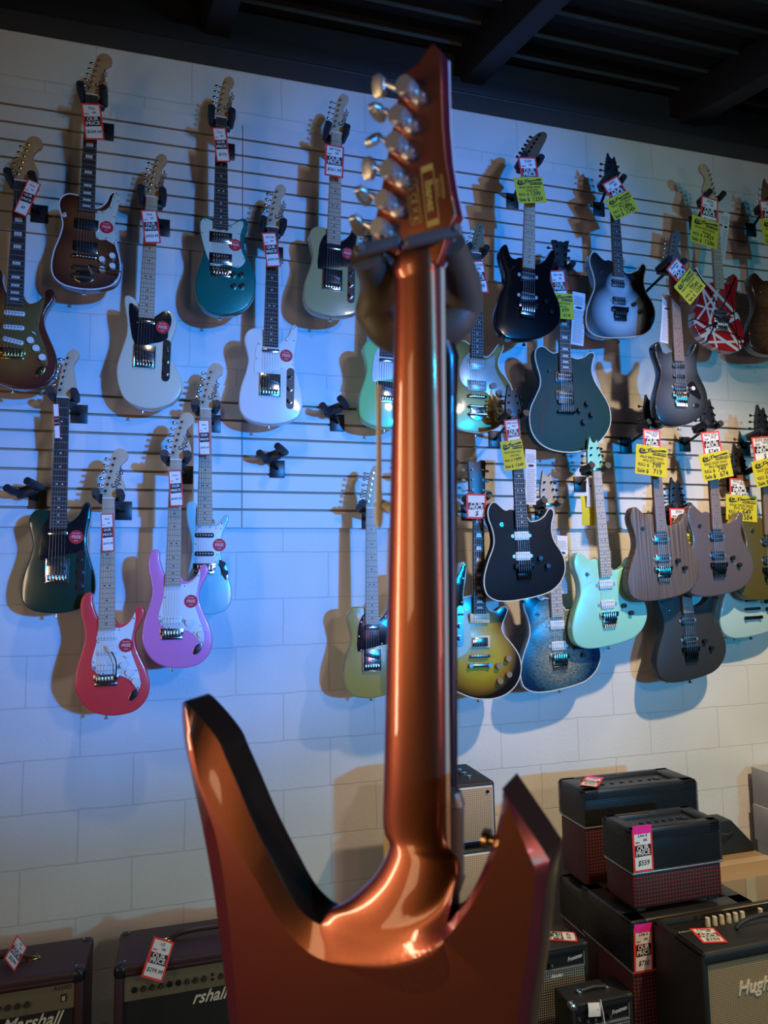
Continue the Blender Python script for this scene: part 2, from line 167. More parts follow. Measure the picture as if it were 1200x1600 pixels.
STAND = {'collar': [[0.8196, -2.5318, 1.5479], [0.8197, -2.5307, 1.5371], [0.8203, -2.5246, 1.4758], [0.8204, -2.5234, 1.4638]], 'pole': [[0.7964, -2.5507, 1.9498], [0.8112, -2.5487, 1.9402], [0.819, -2.5489, 1.9204], [0.8209, -2.546, 1.8868], [0.8248, -2.5118, 1.542], [0.8262, -2.5033, 1.4551], [0.8285, -2.4918, 1.3374]], 'yoke': {'capL': [[0.7283, -2.6027, 1.9832], [0.7547, -2.6109, 1.9897]], 'capR': [[0.7647, -2.6187, 1.9871], [0.798, -2.6289, 1.9944]], 'armL': [[0.7342, -2.594, 1.9838], [0.7556, -2.5577, 1.9776]], 'armR': [[0.7974, -2.6178, 1.9903], [0.8238, -2.5769, 1.9763]], 'base': [[0.7562, -2.5352, 1.9608], [0.8332, -2.5575, 1.965]]}, 'cord': [[0.7565, -2.5492, 1.8924], [0.757, -2.5439, 1.8392], [0.7574, -2.5395, 1.7958], [0.7576, -2.5371, 1.7714], [0.7638, -2.5405, 1.7876]]}
# ---------------- materials ----------------
MATS = {}

def mat(name, color, rough=0.5, metal=0.0, coat=0.0, spec=0.5, emit=None, bump=0.0, bump_scale=200.0):
    if name in MATS:
        return MATS[name]
    m = bpy.data.materials.new(name)
    m.use_nodes = True
    nt = m.node_tree
    b = nt.nodes['Principled BSDF']
    b.inputs['Base Color'].default_value = (*color, 1)
    b.inputs['Roughness'].default_value = rough
    b.inputs['Metallic'].default_value = metal
    b.inputs['Coat Weight'].default_value = coat
    b.inputs['Coat Roughness'].default_value = 0.08
    b.inputs['Specular IOR Level'].default_value = spec
    if emit:
        b.inputs['Emission Color'].default_value = (*emit[0], 1)
        b.inputs['Emission Strength'].default_value = emit[1]
    if bump:
        n = nt.nodes.new('ShaderNodeTexNoise')
        n.inputs['Scale'].default_value = bump_scale
        n.inputs['Detail'].default_value = 4
        tc = nt.nodes.new('ShaderNodeTexCoord')
        nt.links.new(tc.outputs['Object'], n.inputs['Vector'])
        bp = nt.nodes.new('ShaderNodeBump')
        bp.inputs['Strength'].default_value = bump
        bp.inputs['Distance'].default_value = 0.002
        nt.links.new(n.outputs['Fac'], bp.inputs['Height'])
        nt.links.new(bp.outputs[0], b.inputs['Normal'])
    MATS[name] = m
    return m

class NT:
    """small helper for node graphs"""
    def __init__(self, m):
        self.nt = m.node_tree
        self.b = self.nt.nodes['Principled BSDF']
    def n(self, t, **kw):
        x = self.nt.nodes.new(t)
        for k, v in kw.items():
            setattr(x, k, v)
        return x
    def l(self, a, b):
        self.nt.links.new(a, b)
    def math(self, op, a, b=None, c=None):
        x = self.n('ShaderNodeMath', operation=op)
        for i, v in enumerate((a, b, c)):
            if v is None:
                continue
            if isinstance(v, (int, float)):
                x.inputs[i].default_value = v
            else:
                self.l(v, x.inputs[i])
        return x.outputs[0]
    def mix(self, fac, c1, c2):
        x = self.n('ShaderNodeMix', data_type='RGBA')
        for sock, v in ((x.inputs[0], fac), (x.inputs[6], c1), (x.inputs[7], c2)):
            if isinstance(v, (int, float)):
                sock.default_value = v
            elif isinstance(v, tuple):
                sock.default_value = (*v, 1)
            else:
                self.l(v, sock)
        return x.outputs[2]
    def ramp(self, fac, stops):
        x = self.n('ShaderNodeValToRGB')
        cr = x.color_ramp
        while len(cr.elements) < len(stops):
            cr.elements.new(0.5)
        for e, (p, c) in zip(cr.elements, stops):
            e.position = p
            e.color = (*c, 1)
        self.l(fac, x.inputs[0])
        return x.outputs[0]
    def sep(self, v):
        s = self.n('ShaderNodeSeparateXYZ')
        self.l(v, s.inputs[0])
        return s.outputs

def ell(g, X, Z, cx, cz, rx, rz):
    a = g.math('DIVIDE', g.math('SUBTRACT', X, cx), rx)
    b = g.math('DIVIDE', g.math('SUBTRACT', Z, cz), rz)
    return g.math('SQRT', g.math('ADD', g.math('MULTIPLY', a, a), g.math('MULTIPLY', b, b)))

def burst_mat(name, stops, e1, e2, rough=0.25, coat=1.0, figure=None):
    """sunburst lacquer: colour runs from the middle of the body to its rim"""
    m = mat(name, (0.5, 0.5, 0.5), rough, 0, coat)
    g = NT(m)
    tc = g.n('ShaderNodeTexCoord')
    s = g.sep(tc.outputs['Object'])
    d = g.n('ShaderNodeMath', operation='SMOOTH_MIN')
    g.l(ell(g, s[0], s[2], *e1), d.inputs[0])
    g.l(ell(g, s[0], s[2], *e2), d.inputs[1])
    d.inputs[2].default_value = 0.25
    c = g.ramp(d.outputs[0], stops)
    if figure:
        mp = g.n('ShaderNodeMapping')
        mp.inputs['Scale'].default_value = figure[0]
        g.l(tc.outputs['Object'], mp.inputs[0])
        nz = g.n('ShaderNodeTexNoise')
        nz.inputs['Scale'].default_value = 1.0
        nz.inputs['Detail'].default_value = 3
        nz.inputs['Distortion'].default_value = 1.2
        g.l(mp.outputs[0], nz.inputs['Vector'])
        f = g.ramp(nz.outputs['Fac'], [(0.35, (figure[1],) * 3), (0.62, (1.25,) * 3)])
        mx = g.n('ShaderNodeMix', data_type='RGBA', blend_type='MULTIPLY')
        mx.inputs[0].default_value = 1
        g.l(c, mx.inputs[6])
        g.l(f, mx.inputs[7])
        c = mx.outputs[2]
    g.l(c, g.b.inputs['Base Color'])
    return m

def wood_mat(name, c1, c2, scale=(160, 4, 4), rough=0.45, coat=0.3):
    m = mat(name, c1, rough, 0, coat)
    g = NT(m)
    tc = g.n('ShaderNodeTexCoord')
    mp = g.n('ShaderNodeMapping')
    mp.inputs['Scale'].default_value = scale
    g.l(tc.outputs['Object'], mp.inputs[0])
    nz = g.n('ShaderNodeTexNoise')
    nz.inputs['Scale'].default_value = 1.0
    nz.inputs['Detail'].default_value = 5
    g.l(mp.outputs[0], nz.inputs['Vector'])
    g.l(g.ramp(nz.outputs['Fac'], [(0.35, c1), (0.65, c2)]), g.b.inputs['Base Color'])
    return m

chrome = mat('chrome', (0.75, 0.75, 0.74), 0.16, 1.0)
brass = mat('brass', (0.75, 0.5, 0.2), 0.25, 1.0)
goldm = mat('gold_hardware', (0.8, 0.6, 0.25), 0.2, 1.0)
blackm = mat('black_metal', (0.012, 0.012, 0.013), 0.32, 0.6)
blackp = mat('black_plastic', (0.012, 0.012, 0.014), 0.35)
rubber = mat('black_rubber', (0.018, 0.020, 0.026), 0.5)
whitep = mat('white_plastic', (0.72, 0.74, 0.72), 0.35)
creamp = mat('cream_plastic', (0.66, 0.62, 0.42), 0.35)
mintp = mat('mint_guard', (0.55, 0.62, 0.52), 0.35)
blackg = mat('black_guard', (0.010, 0.010, 0.012), 0.18)
goldg = mat('gold_guard', (0.24, 0.16, 0.05), 0.3, 0.5)
silverg = mat('silver_guard', (0.42, 0.44, 0.40), 0.3, 0.3)
steel = mat('string_steel', (0.42, 0.42, 0.42), 0.4, 0.8)
fretm = mat('fret_wire', (0.22, 0.22, 0.21), 0.6, 0.3)
maple = wood_mat('maple_wood', (0.48, 0.36, 0.23), (0.56, 0.43, 0.28), coat=0.1)
rosew = wood_mat('rosewood', (0.018, 0.012, 0.010), (0.034, 0.022, 0.016), rough=0.7, coat=0.0)
roast = wood_mat('roasted_maple', (0.20, 0.11, 0.06), (0.27, 0.15, 0.085), rough=0.6, coat=0.0)
tan_w = wood_mat('tan_headstock_wood', (0.40, 0.25, 0.12), (0.47, 0.30, 0.16))
redc = mat('red_card', (0.78, 0.045, 0.03), 0.6)
whitec = mat('white_card', (0.80, 0.80, 0.78), 0.6)
blackc = mat('black_ink', (0.01, 0.01, 0.01), 0.6)
yellowc = mat('yellow_paper', (0.62, 0.54, 0.012), 0.7)
whitepap = mat('white_paper', (0.75, 0.76, 0.78), 0.7)
greyink = mat('grey_ink', (0.18, 0.19, 0.24), 0.7)
pinkc = mat('pink_sticker', (0.85, 0.02, 0.30), 0.55)
stickr = mat('red_sticker', (0.55, 0.012, 0.02), 0.4)
stickw = mat('sticker_lettering', (0.75, 0.5, 0.5), 0.5)

# ---------------- mesh helpers ----------------
def link(name, me, m, parent=None, sharp=35):
    o = bpy.data.objects.new(name, me)
    COL.objects.link(o)
    if m is not None and len(me.materials) == 0:
        me.materials.append(m)
    if parent is not None:
        o.parent = parent
    return o

def finish(name, bm, m, parent=None, smooth=True, sharp=35):
    bmesh.ops.recalc_face_normals(bm, faces=bm.faces[:])
    fl = bm.faces.layers.int.get('flat')
    flat = [bool(fl and f[fl]) for f in bm.faces]
    me = bpy.data.meshes.new(name)
    bm.to_mesh(me)
    bm.free()
    if smooth:
        me.polygons.foreach_set('use_smooth', [not q for q in flat])
        me.set_sharp_from_angle(angle=math.radians(sharp))
    return link(name, me, m, parent)

def empty(name, loc=(0, 0, 0), rot=(0, 0, 0), scale=1.0):
    o = bpy.data.objects.new(name, None)
    COL.objects.link(o)
    o.location = loc
    o.rotation_euler = rot
    o.scale = (scale,) * 3
    o.empty_display_size = 0.05
    return o

def tag(o, label=None, cat=None, group=None, kind=None):
    if label: o['label'] = label
    if cat: o['category'] = cat
    if group: o['group'] = group
    if kind: o['kind'] = kind
    return o

def box(bm, c, s, rot=None, bevel=0.0, seg=2):
    r = bmesh.ops.create_cube(bm, size=1.0)
    vs = r['verts']
    M = Matrix.Translation(c) @ (rot.to_4x4() if rot else Matrix.Identity(4)) @ Matrix.Diagonal((*s, 1))
    bmesh.ops.transform(bm, matrix=M, verts=vs)
    if bevel:
        es = {e for v in vs for e in v.link_edges}
        bmesh.ops.bevel(bm, geom=list(es), offset=bevel, segments=seg, affect='EDGES', profile=0.5)
    return bm

def cyl(bm, c, r, h, axis='Y', seg=20, r2=None, rot=None):
    R = {'Z': Matrix.Identity(3), 'Y': Matrix.Rotation(PI / 2, 3, 'X'), 'X': Matrix.Rotation(PI / 2, 3, 'Y')}[axis]
    if rot:
        R = rot @ R
    bmesh.ops.create_cone(bm, cap_ends=True, segments=seg, radius1=r, radius2=r if r2 is None else r2, depth=h,
                          matrix=Matrix.Translation(c) @ R.to_4x4())
    return bm

def tube(bm, pts, r, seg=8, cap=True):
    pts = [Vector(p) for p in pts]
    rs = r if isinstance(r, (list, tuple)) else [r] * len(pts)
    rings = []
    up = None
    for i, p in enumerate(pts):
        t = (pts[min(i + 1, len(pts) - 1)] - pts[max(i - 1, 0)]).normalized()
        if up is None:
            up = t.orthogonal().normalized()
        up = (up - t * up.dot(t)).normalized()
        sd = t.cross(up)
        rings.append([bm.verts.new(p + (up * math.cos(a) + sd * math.sin(a)) * rs[i]) for a in [2 * PI * k / seg for k in range(seg)]])
    for a, b in zip(rings, rings[1:]):
        for k in range(seg):
            bm.faces.new((a[k], a[(k + 1) % seg], b[(k + 1) % seg], b[k]))
    if cap:
        bm.faces.new(rings[0])
        bm.faces.new(rings[-1])
    return bm

def catmull(pts, n=4, closed=True):
    out = []
    N = len(pts)
    rng = range(N if closed else N - 1)
    for i in rng:
        if closed:
            p0, p1, p2, p3 = pts[i - 1], pts[i], pts[(i + 1) % N], pts[(i + 2) % N]
        else:
            p0, p1, p2, p3 = pts[max(i - 1, 0)], pts[i], pts[i + 1], pts[min(i + 2, N - 1)]
        for k in range(n):
            t = k / n
            out.append(tuple(0.5 * ((2 * p1[j]) + (-p0[j] + p2[j]) * t + (2 * p0[j] - 5 * p1[j] + 4 * p2[j] - p3[j]) * t * t
                                    + (-p0[j] + 3 * p1[j] - 3 * p2[j] + p3[j]) * t ** 3) for j in range(len(p1))))
    if not closed:
        out.append(tuple(pts[-1]))
    return out

def area2(p):
    return sum(p[i - 1][0] * p[i][1] - p[i][0] * p[i - 1][1] for i in range(len(p)))

def inset(p, d):
    """move a closed outline inwards by d"""
    sgn = 1 if area2(p) > 0 else -1
    out = []
    N = len(p)
    for i in range(N):
        a, b = p[i - 1], p[(i + 1) % N]
        tx, ty = b[0] - a[0], b[1] - a[1]
        l = math.hypot(tx, ty) or 1
        out.append((p[i][0] - ty / l * d * sgn, p[i][1] + tx / l * d * sgn))
    return out

def slab(bm, outl, y0, y1, r0=0.0, r1=0.0, seg=3):
    """closed outline in x,z swept from y0 (front) to y1 (back) with rounded rims"""
    rings = []
    for k in range(seg + 1 if r0 else 1):
        a = PI / 2 * k / seg if r0 else PI / 2
        rings.append((r0 * (1 - math.sin(a)) if r0 else 0, y0 + (r0 * (1 - math.cos(a)) if r0 else 0)))
    for k in range(seg + 1 if r1 else 1):
        a = PI / 2 * (1 - k / seg) if r1 else PI / 2
        rings.append((r1 * (1 - math.sin(a)) if r1 else 0, y1 - (r1 * (1 - math.cos(a)) if r1 else 0)))
    N = len(outl)
    fl = bm.faces.layers.int.get('flat') or bm.faces.layers.int.new('flat')
    V = [[bm.verts.new((a, y, b)) for a, b in (inset(outl, ins) if ins else outl)] for ins, y in rings]
    for A, B in zip(V, V[1:]):
        for i in range(N):
            bm.faces.new((A[i], A[(i + 1) % N], B[(i + 1) % N], B[i]))
    for ring in (V[0], V[-1]):
        f = bm.faces.new(ring); f.normal_update()
        for t in bmesh.ops.triangulate(bm, faces=[f])['faces']:
            t[fl] = 1
    return bm

def mm(*p):
    return [(a / 1000.0, b / 1000.0) for a, b in p]

_TX = {}
def text(body, size, m, parent, loc, rot=(PI / 2, 0, 0), name='lettering', bold=0.0, shear=0.0, align='CENTER', sx=1.0, thick=0.0):
    key = (body, bold, shear, align, thick, m.name)
    if key not in _TX:
        cu = bpy.data.curves.new('lettering', 'FONT')
        cu.body = body
        cu.size = 1.0
        cu.align_x = align
        cu.align_y = 'CENTER'
        cu.offset = bold
        cu.shear = shear
        cu.extrude = thick
        cu.resolution_u = 3
        ob = bpy.data.objects.new('tmp', cu)
        COL.objects.link(ob)
        dg = bpy.context.evaluated_depsgraph_get()
        me = bpy.data.meshes.new_from_object(ob.evaluated_get(dg))
        me.materials.clear()
        me.materials.append(m)
        bpy.data.objects.remove(ob)
        bpy.data.curves.remove(cu)
        _TX[key] = me
    o = bpy.data.objects.new(name, _TX[key])
    COL.objects.link(o)
    o.parent = parent
    o.location = loc
    o.rotation_euler = rot
    o.scale = (size * sx, size, size)
    return o

# ---------------- the room ----------------
FLOOR_X0, FLOOR_X1, ROOM_Y = -3.2, 7.4, -12.5
WALL_TOP = 4.10
ROW = 0.2032

def wall_material():
    m = mat('painted_block_wall', (0.74, 0.74, 0.74), 0.6)
    g = NT(m)
    geo = g.n('ShaderNodeNewGeometry')
    s = g.sep(geo.outputs['Position'])
    cmb = g.n('ShaderNodeCombineXYZ')
    g.l(g.math('ADD', s[0], 20 * ROW), cmb.inputs[0])
    g.l(g.math('ADD', s[2], 20 * ROW - 1.05), cmb.inputs[1])
    # uneven joint lines
    nz = g.n('ShaderNodeTexNoise')
    nz.inputs['Scale'].default_value = 9
    g.l(geo.outputs['Position'], nz.inputs['Vector'])
    off = g.n('ShaderNodeVectorMath', operation='SCALE')
    sub = g.n('ShaderNodeVectorMath', operation='SUBTRACT')
    g.l(nz.outputs['Color'], sub.inputs[0])
    sub.inputs[1].default_value = (0.5, 0.5, 0.5)
    g.l(sub.outputs[0], off.inputs[0])
    off.inputs['Scale'].default_value = 0.010
    add = g.n('ShaderNodeVectorMath', operation='ADD')
    g.l(cmb.outputs[0], add.inputs[0])
    g.l(off.outputs[0], add.inputs[1])
    br = g.n('ShaderNodeTexBrick')
    br.offset = 0.5
    br.offset_frequency = 2
    br.inputs['Scale'].default_value = 1
    br.inputs['Brick Width'].default_value = 2 * ROW
    br.inputs['Row Height'].default_value = ROW
    br.inputs['Mortar Size'].default_value = 0.0026
    br.inputs['Mortar Smooth'].default_value = 0.35
    g.l(add.outputs[0], br.inputs['Vector'])
    n2 = g.n('ShaderNodeTexNoise')
    n2.inputs['Scale'].default_value = 55
    n2.inputs['Detail'].default_value = 6
    g.l(geo.outputs['Position'], n2.inputs['Vector'])
    n3 = g.n('ShaderNodeTexNoise')
    n3.inputs['Scale'].default_value = 2.2
    g.l(geo.outputs['Position'], n3.inputs['Vector'])
    base = g.ramp(n3.outputs['Fac'], [(0.3, (0.66, 0.66, 0.655)), (0.7, (0.75, 0.75, 0.745))])
    g.l(g.mix(g.math('MULTIPLY', br.outputs['Fac'], 0.30), base, (0.36, 0.36, 0.37)), g.b.inputs['Base Color'])
    h = g.math('SUBTRACT', g.math('MULTIPLY', n2.outputs['Fac'], 0.55), g.math('MULTIPLY', br.outputs['Fac'], 1.6))
    bp = g.n('ShaderNodeBump')
    bp.inputs['Strength'].default_value = 0.55
    bp.inputs['Distance'].default_value = 0.004
    g.l(h, bp.inputs['Height'])
    g.l(bp.outputs[0], g.b.inputs['Normal'])
    return m

wallm = wall_material()
bm = bmesh.new(); box(bm, ((FLOOR_X0 + FLOOR_X1) / 2, 0.1, (WALL_TOP + 0.4) / 2), (FLOOR_X1 - FLOOR_X0, 0.2, WALL_TOP + 0.4))
tag(finish('wall_back', bm, wallm, smooth=False), kind='structure')
plain = mat('plain_side_wall', (0.30, 0.30, 0.31), 0.8, bump=0.2, bump_scale=30)
for nm, c, s in (('wall_left', (FLOOR_X0 - 0.1, ROOM_Y / 2, 2.25), (0.2, -ROOM_Y, 4.5)),
                 ('wall_right', (FLOOR_X1 + 0.1, ROOM_Y / 2, 2.25), (0.2, -ROOM_Y, 4.5)),
                 ('wall_front', ((FLOOR_X0 + FLOOR_X1) / 2, ROOM_Y - 0.1, 2.25), (FLOOR_X1 - FLOOR_X0, 0.2, 4.5))):
    bm = bmesh.new(); box(bm, c, s)
    tag(finish(nm, bm, plain, smooth=False), kind='structure')
floorm = mat('grey_shop_carpet', (0.06, 0.058, 0.06), 0.95, bump=0.8, bump_scale=400)
bm = bmesh.new(); box(bm, ((FLOOR_X0 + FLOOR_X1) / 2, ROOM_Y / 2, -0.05), (FLOOR_X1 - FLOOR_X0, -ROOM_Y, 0.1))
tag(finish('floor', bm, floorm, smooth=False), kind='structure')
# ceiling: black ribbed steel deck on sloping-section joists
ceilm = mat('black_ceiling_paint', (0.008, 0.008, 0.009), 0.6, bump=0.5, bump_scale=40)
beamm = mat('black_beam_paint', (0.016, 0.017, 0.023), 0.55, bump=0.4, bump_scale=30)
bm = bmesh.new()
y = 0.0
prof = []
while y > ROOM_Y:
    prof += [(y, 4.40), (y - 0.045, 4.40), (y - 0.06, 4.362), (y - 0.10, 4.362), (y - 0.115, 4.40)]
    y -= 0.15
prev = None
for (yy, zz) in prof + [(ROOM_Y, 4.40)]:
    cur = [bm.verts.new((FLOOR_X0, yy, zz)), bm.verts.new((FLOOR_X1, yy, zz)), bm.verts.new((FLOOR_X1, yy, 4.5)), bm.verts.new((FLOOR_X0, yy, 4.5))]
    if prev:
        for k in range(4):
            bm.faces.new((prev[k], prev[(k + 1) % 4], cur[(k + 1) % 4], cur[k]))
    else:
        bm.faces.new(cur)
    prev = cur
bm.faces.new(prev)
tag(finish('ceiling', bm, ceilm, smooth=False), kind='structure')
# ledger along the top of the wall
bm = bmesh.new()
box(bm, (1.5, -0.045, 4.16), (9.38, 0.09, 0.10), bevel=0.006)
box(bm, (1.5, -0.06, 4.105), (9.38, 0.12, 0.014), bevel=0.003)
tag(finish('trim_1', bm, mat('ledger_paint', (0.018, 0.018, 0.022), 0.5)), kind='structure')
bm = bmesh.new(); box(bm, (1.5, -0.02, 4.31), (9.38, 0.04, 0.20))
tag(finish('trim_6', bm, ceilm, smooth=False), kind='structure')
def joist(n, x0, x1, w=0.11):
    """ceiling joist from the back wall (x0) towards the room (x1 at y=-5)"""
    bm = bmesh.new()
    p0, p1 = Vector((x0, -0.02, 4.28)), Vector((x1, -5.0, 4.28))
    d = (p1 - p0); L = d.length
    R = Matrix.Rotation(math.atan2(d.x, -d.y), 3, 'Z')
    mid = (p0 + p1) / 2
    box(bm, mid, (w, L, 0.20), rot=R, bevel=0.004)
    tag(finish('trim_%d' % n, bm, beamm), kind='structure')
joist(2, 0.70, 0.70 + JX[0]); joist(3, 1.93, 1.93 + JX[1]); joist(4, 3.20, 3.20 + JX[2]); joist(5, -0.6, -0.6 + JX[0])

# slatwall: two bands of 24 inch panels, seams every eight feet
slatm = mat('white_slatwall_laminate', (0.70, 0.70, 0.71), 0.45, bump=0.05)
groovem = mat('slat_groove_edge', (0.36, 0.30, 0.22), 0.7)
SP = 0.386 * ROW

def slat_panel(x0, x1, ztop, label):
    root = empty('slatwall_panel', ((x0 + x1) / 2, 0, ztop - 8 * SP))
    tag(root, label, 'slatwall panel', 'slatwall panels on the block wall')
    w = x1 - x0
    bm = bmesh.new()
    box(bm, (0, -0.003, 4 * SP), (w, 0.006, 8 * SP))
    # T slots: lips in front of a wider dark slot
    finish('backing', bm, groovem, root, smooth=False)
    bm = bmesh.new()
    g = 0.0110
    for k in range(8):
        z0, z1 = k * SP + (g / 2 if k else 0), (k + 1) * SP - (g / 2 if k < 7 else 0)
        box(bm, (0, -0.0155, (z0 + z1) / 2), (w - 0.0016, 0.007, z1 - z0))
        box(bm, (0, -0.009, (z0 + z1) / 2), (w - 0.0016, 0.006, z1 - z0 - 0.014))
    finish('slats', bm, slatm, root, smooth=False)
    return root

ZU, ZL = 1.05 + 13.68 * ROW, 1.05 + 7.61 * ROW
for (x0, x1, xn) in ((-1.60, 0.835, 'left of the seam'), (0.837, 3.268, 'in the middle'), (3.270, 5.70, 'at the right end')):
    slat_panel(x0, x1, ZU, 'white slatwall panel of the upper band, %s' % xn)
    slat_panel(x0, x1, ZL, 'white slatwall panel of the lower band, %s' % xn)

# ---------------- electric guitars ----------------
HEAD = {
 'strat': mm((-21, 0), (-22, 12), (-16, 60), (-2, 120), (8, 162), (20, 182), (38, 189), (56, 182), (65, 166), (62, 148), (50, 136), (38, 120), (36, 103), (44, 80), (54, 54), (55, 38), (44, 24), (30, 12), (21, 0)),
 'tele': mm((-21, 0), (-22, 12), (-17, 60), (-6, 120), (4, 158), (14, 178), (30, 187), (44, 180), (49, 164), (42, 148), (34, 134), (31, 116), (35, 90), (41, 58), (40, 32), (30, 12), (21, 0)),
 'wolf': mm((-21, 0), (-30, 18), (-39, 42), (-36, 80), (-28, 118), (-19, 156), (-14, 148), (-8, 134), (2, 127), (10, 131), (17, 143), (21, 130), (28, 95), (38, 50), (31, 20), (21, 0)),
 'banana': mm((-21, 0), (-38, 16), (-40, 40), (-20, 80), (15, 130), (44, 158), (68, 164), (80, 154), (73, 124), (52, 80), (40, 46), (34, 20), (21, 0)),
 'book': mm((-21, 0), (-28, 15), (-35, 40), (-36, 100), (-39, 148), (-41, 158), (-34, 167), (-18, 168), (-7, 162), (0, 160), (7, 162), (18, 168), (34, 167), (41, 158), (39, 148), (36, 100), (35, 40), (28, 15), (21, 0)),
 'wedge': mm((-21, 0), (-24, 12), (-12, 60), (4, 120), (12, 140), (24, 148), (35, 142), (38, 118), (40, 70), (46, 22), (36, 8), (21, 0)),
 'vee': mm((-21, 0), (-30, 20), (-29, 60), (-35, 110), (-43, 134), (-22, 137), (-12, 130), (0, 134), (14, 130), (24, 138), (44, 141), (38, 115), (30, 60), (30, 20), (21, 0)),
}
HEAD_SHARP = {'wolf', 'vee', 'book'}

def hump_mesh():
    bm = bmesh.new()
    box(bm, (0, 0, 0), (0.070, 0.010, 0.034), bevel=0.004)
    for r in (-0.009, 0.009):
        for k in range(6):
            cyl(bm, ((k - 2.5) * 0.0105, -0.0055, r), 0.0024, 0.003, seg=8)
    return bm

def knob_bm(r=0.0095, h=0.014):
    bm = bmesh.new()
    cyl(bm, (0, -h / 2, 0), r, h, seg=20, r2=r)
    box(bm, (0, -h - 0.0005, r * 0.45), (0.0015, 0.001, r * 0.8))
    return bm

_CACHE = {}
def cached(key, fn, m):
    if key not in _CACHE:
        bm = fn()
        bmesh.ops.recalc_face_normals(bm, faces=bm.faces[:])
        me = bpy.data.meshes.new(key[0])
        bm.to_mesh(me); bm.free()
        me.polygons.foreach_set('use_smooth', [True] * len(me.polygons))
        me.set_sharp_from_angle(angle=math.radians(35))
        me.materials.append(m)
        _CACHE[key] = me
    return _CACHE[key]

def put(name, key, fn, m, parent, loc, rot=(0, 0, 0), scale=1.0):
    o = bpy.data.objects.new(name, cached((name,) + tuple(key) + (m.name,), fn, m))
    COL.objects.link(o)
    o.parent = parent
    o.location = loc
    o.rotation_euler = rot
    o.scale = (scale,) * 3 if isinstance(scale, (int, float)) else scale
    return o

def tuner_bm(side):
    bm = bmesh.new()
    cyl(bm, (0, -0.010, 0), 0.0048, 0.006, seg=12)
    cyl(bm, (0, -0.013, 0), 0.0030, 0.012, seg=10)
    cyl(bm, (side * 0.014, 0.012, 0), 0.0022, 0.022, axis='X', seg=8)
    bmesh.ops.create_uvsphere(bm, u_segments=12, v_segments=8, radius=1.0,
        matrix=Matrix.Translation((side * 0.030, 0.012, 0)) @ Matrix.Diagonal((0.0085, 0.0045, 0.0065, 1)))
    return bm

def humbucker(root, x, z, cover, poles, ring=None, rot=0):
    def f():
        bm = bmesh.new()
        box(bm, (0, -0.003, 0), (0.069, 0.010, 0.037), bevel=0.003)
        return bm
    def p():
        bm = bmesh.new()
        for r in (-0.0095, 0.0095):
            for k in range(6):
                cyl(bm, ((k - 2.5) * 0.0105, 0, r), 0.0026, 0.002, seg=8)
        return bm
    def rg():
        bm = bmesh.new()
        box(bm, (0, 0, 0), (0.088, 0.004, 0.045), bevel=0.0018)
        return bm
    def ear():
        bm = bmesh.new()
        for s in (-1, 1):
            cyl(bm, (s * 0.040, 0, 0), 0.0085, 0.003, seg=6)
            cyl(bm, (s * 0.041, -0.002, 0), 0.0022, 0.003, seg=8)
        return bm
    r = (0, rot, 0)
    if ring:
        put('pickup_ring', ('r',), rg, ring, root, (x, -0.002, z), r)
    else:
        put('pickup_ears', ('e',), ear, poles, root, (x, -0.0015, z), r)
    o = put('pickup', ('hb',), f, cover, root, (x, 0, z), r)
    put('pole_screws', ('p',), p, poles, o, (0, -0.0085, 0))

def single(root, x, z, cover, rot=0, poles=None):
    def f():
        bm = bmesh.new()
        box(bm, (0, -0.003, 0), (0.070, 0.010, 0.018), bevel=0.006)
        return bm
    def p():
        bm = bmesh.new()
        for k in range(6):
            cyl(bm, ((k - 2.5) * 0.0105, 0, 0), 0.0028, 0.002, seg=8)
        return bm
    o = put('pickup', ('sc',), f, cover, root, (x, 0, z), (0, rot, 0))
    put('pole_pieces', ('s',), p, poles or steel, o, (0, -0.0085, 0))

def floyd(root, m):
    def f():
        bm = bmesh.new()
        box(bm, (0, -0.006, 0.008), (0.088, 0.012, 0.022), bevel=0.002)
        for k in range(6):
            box(bm, ((k - 2.5) * 0.0107, -0.012, -0.002), (0.0088, 0.012, 0.040), bevel=0.0012)
        box(bm, (0, -0.005, -0.024), (0.066, 0.010, 0.022), bevel=0.002)
        return bm
    def s():
        bm = bmesh.new()
        for k in range(6):
            cyl(bm, ((k - 2.5) * 0.0107, -0.010, -0.042), 0.0040, 0.014, axis='Z', seg=10)
        return bm
    def st():
        bm = bmesh.new()
        for s_ in (-1, 1):
            cyl(bm, (s_ * 0.037, -0.010, 0.014), 0.0055, 0.014, seg=14)
        return bm
    o = put('tremolo_bridge', ('fl',), f, m, root, (0, 0, 0))
    put('fine_tuners', ('fl',), s, m, o, (0, 0, 0))
    put('bridge_posts', ('fl',), st, chrome if m is chrome else blackm, o, (0, 0, 0))

def strat_bridge(root, m=None):
    def f():
        bm = bmesh.new()
        box(bm, (0, -0.002, 0.008), (0.082, 0.004, 0.022), bevel=0.001)
        for k in range(6):
            box(bm, ((k - 2.5) * 0.0107, -0.006, 0.000), (0.0092, 0.008, 0.024), bevel=0.001)
        box(bm, (0, -0.003, -0.016), (0.074, 0.005, 0.012), bevel=0.001)
        return bm
    put('bridge', ('st',), f, m or chrome, root, (0, 0, 0))

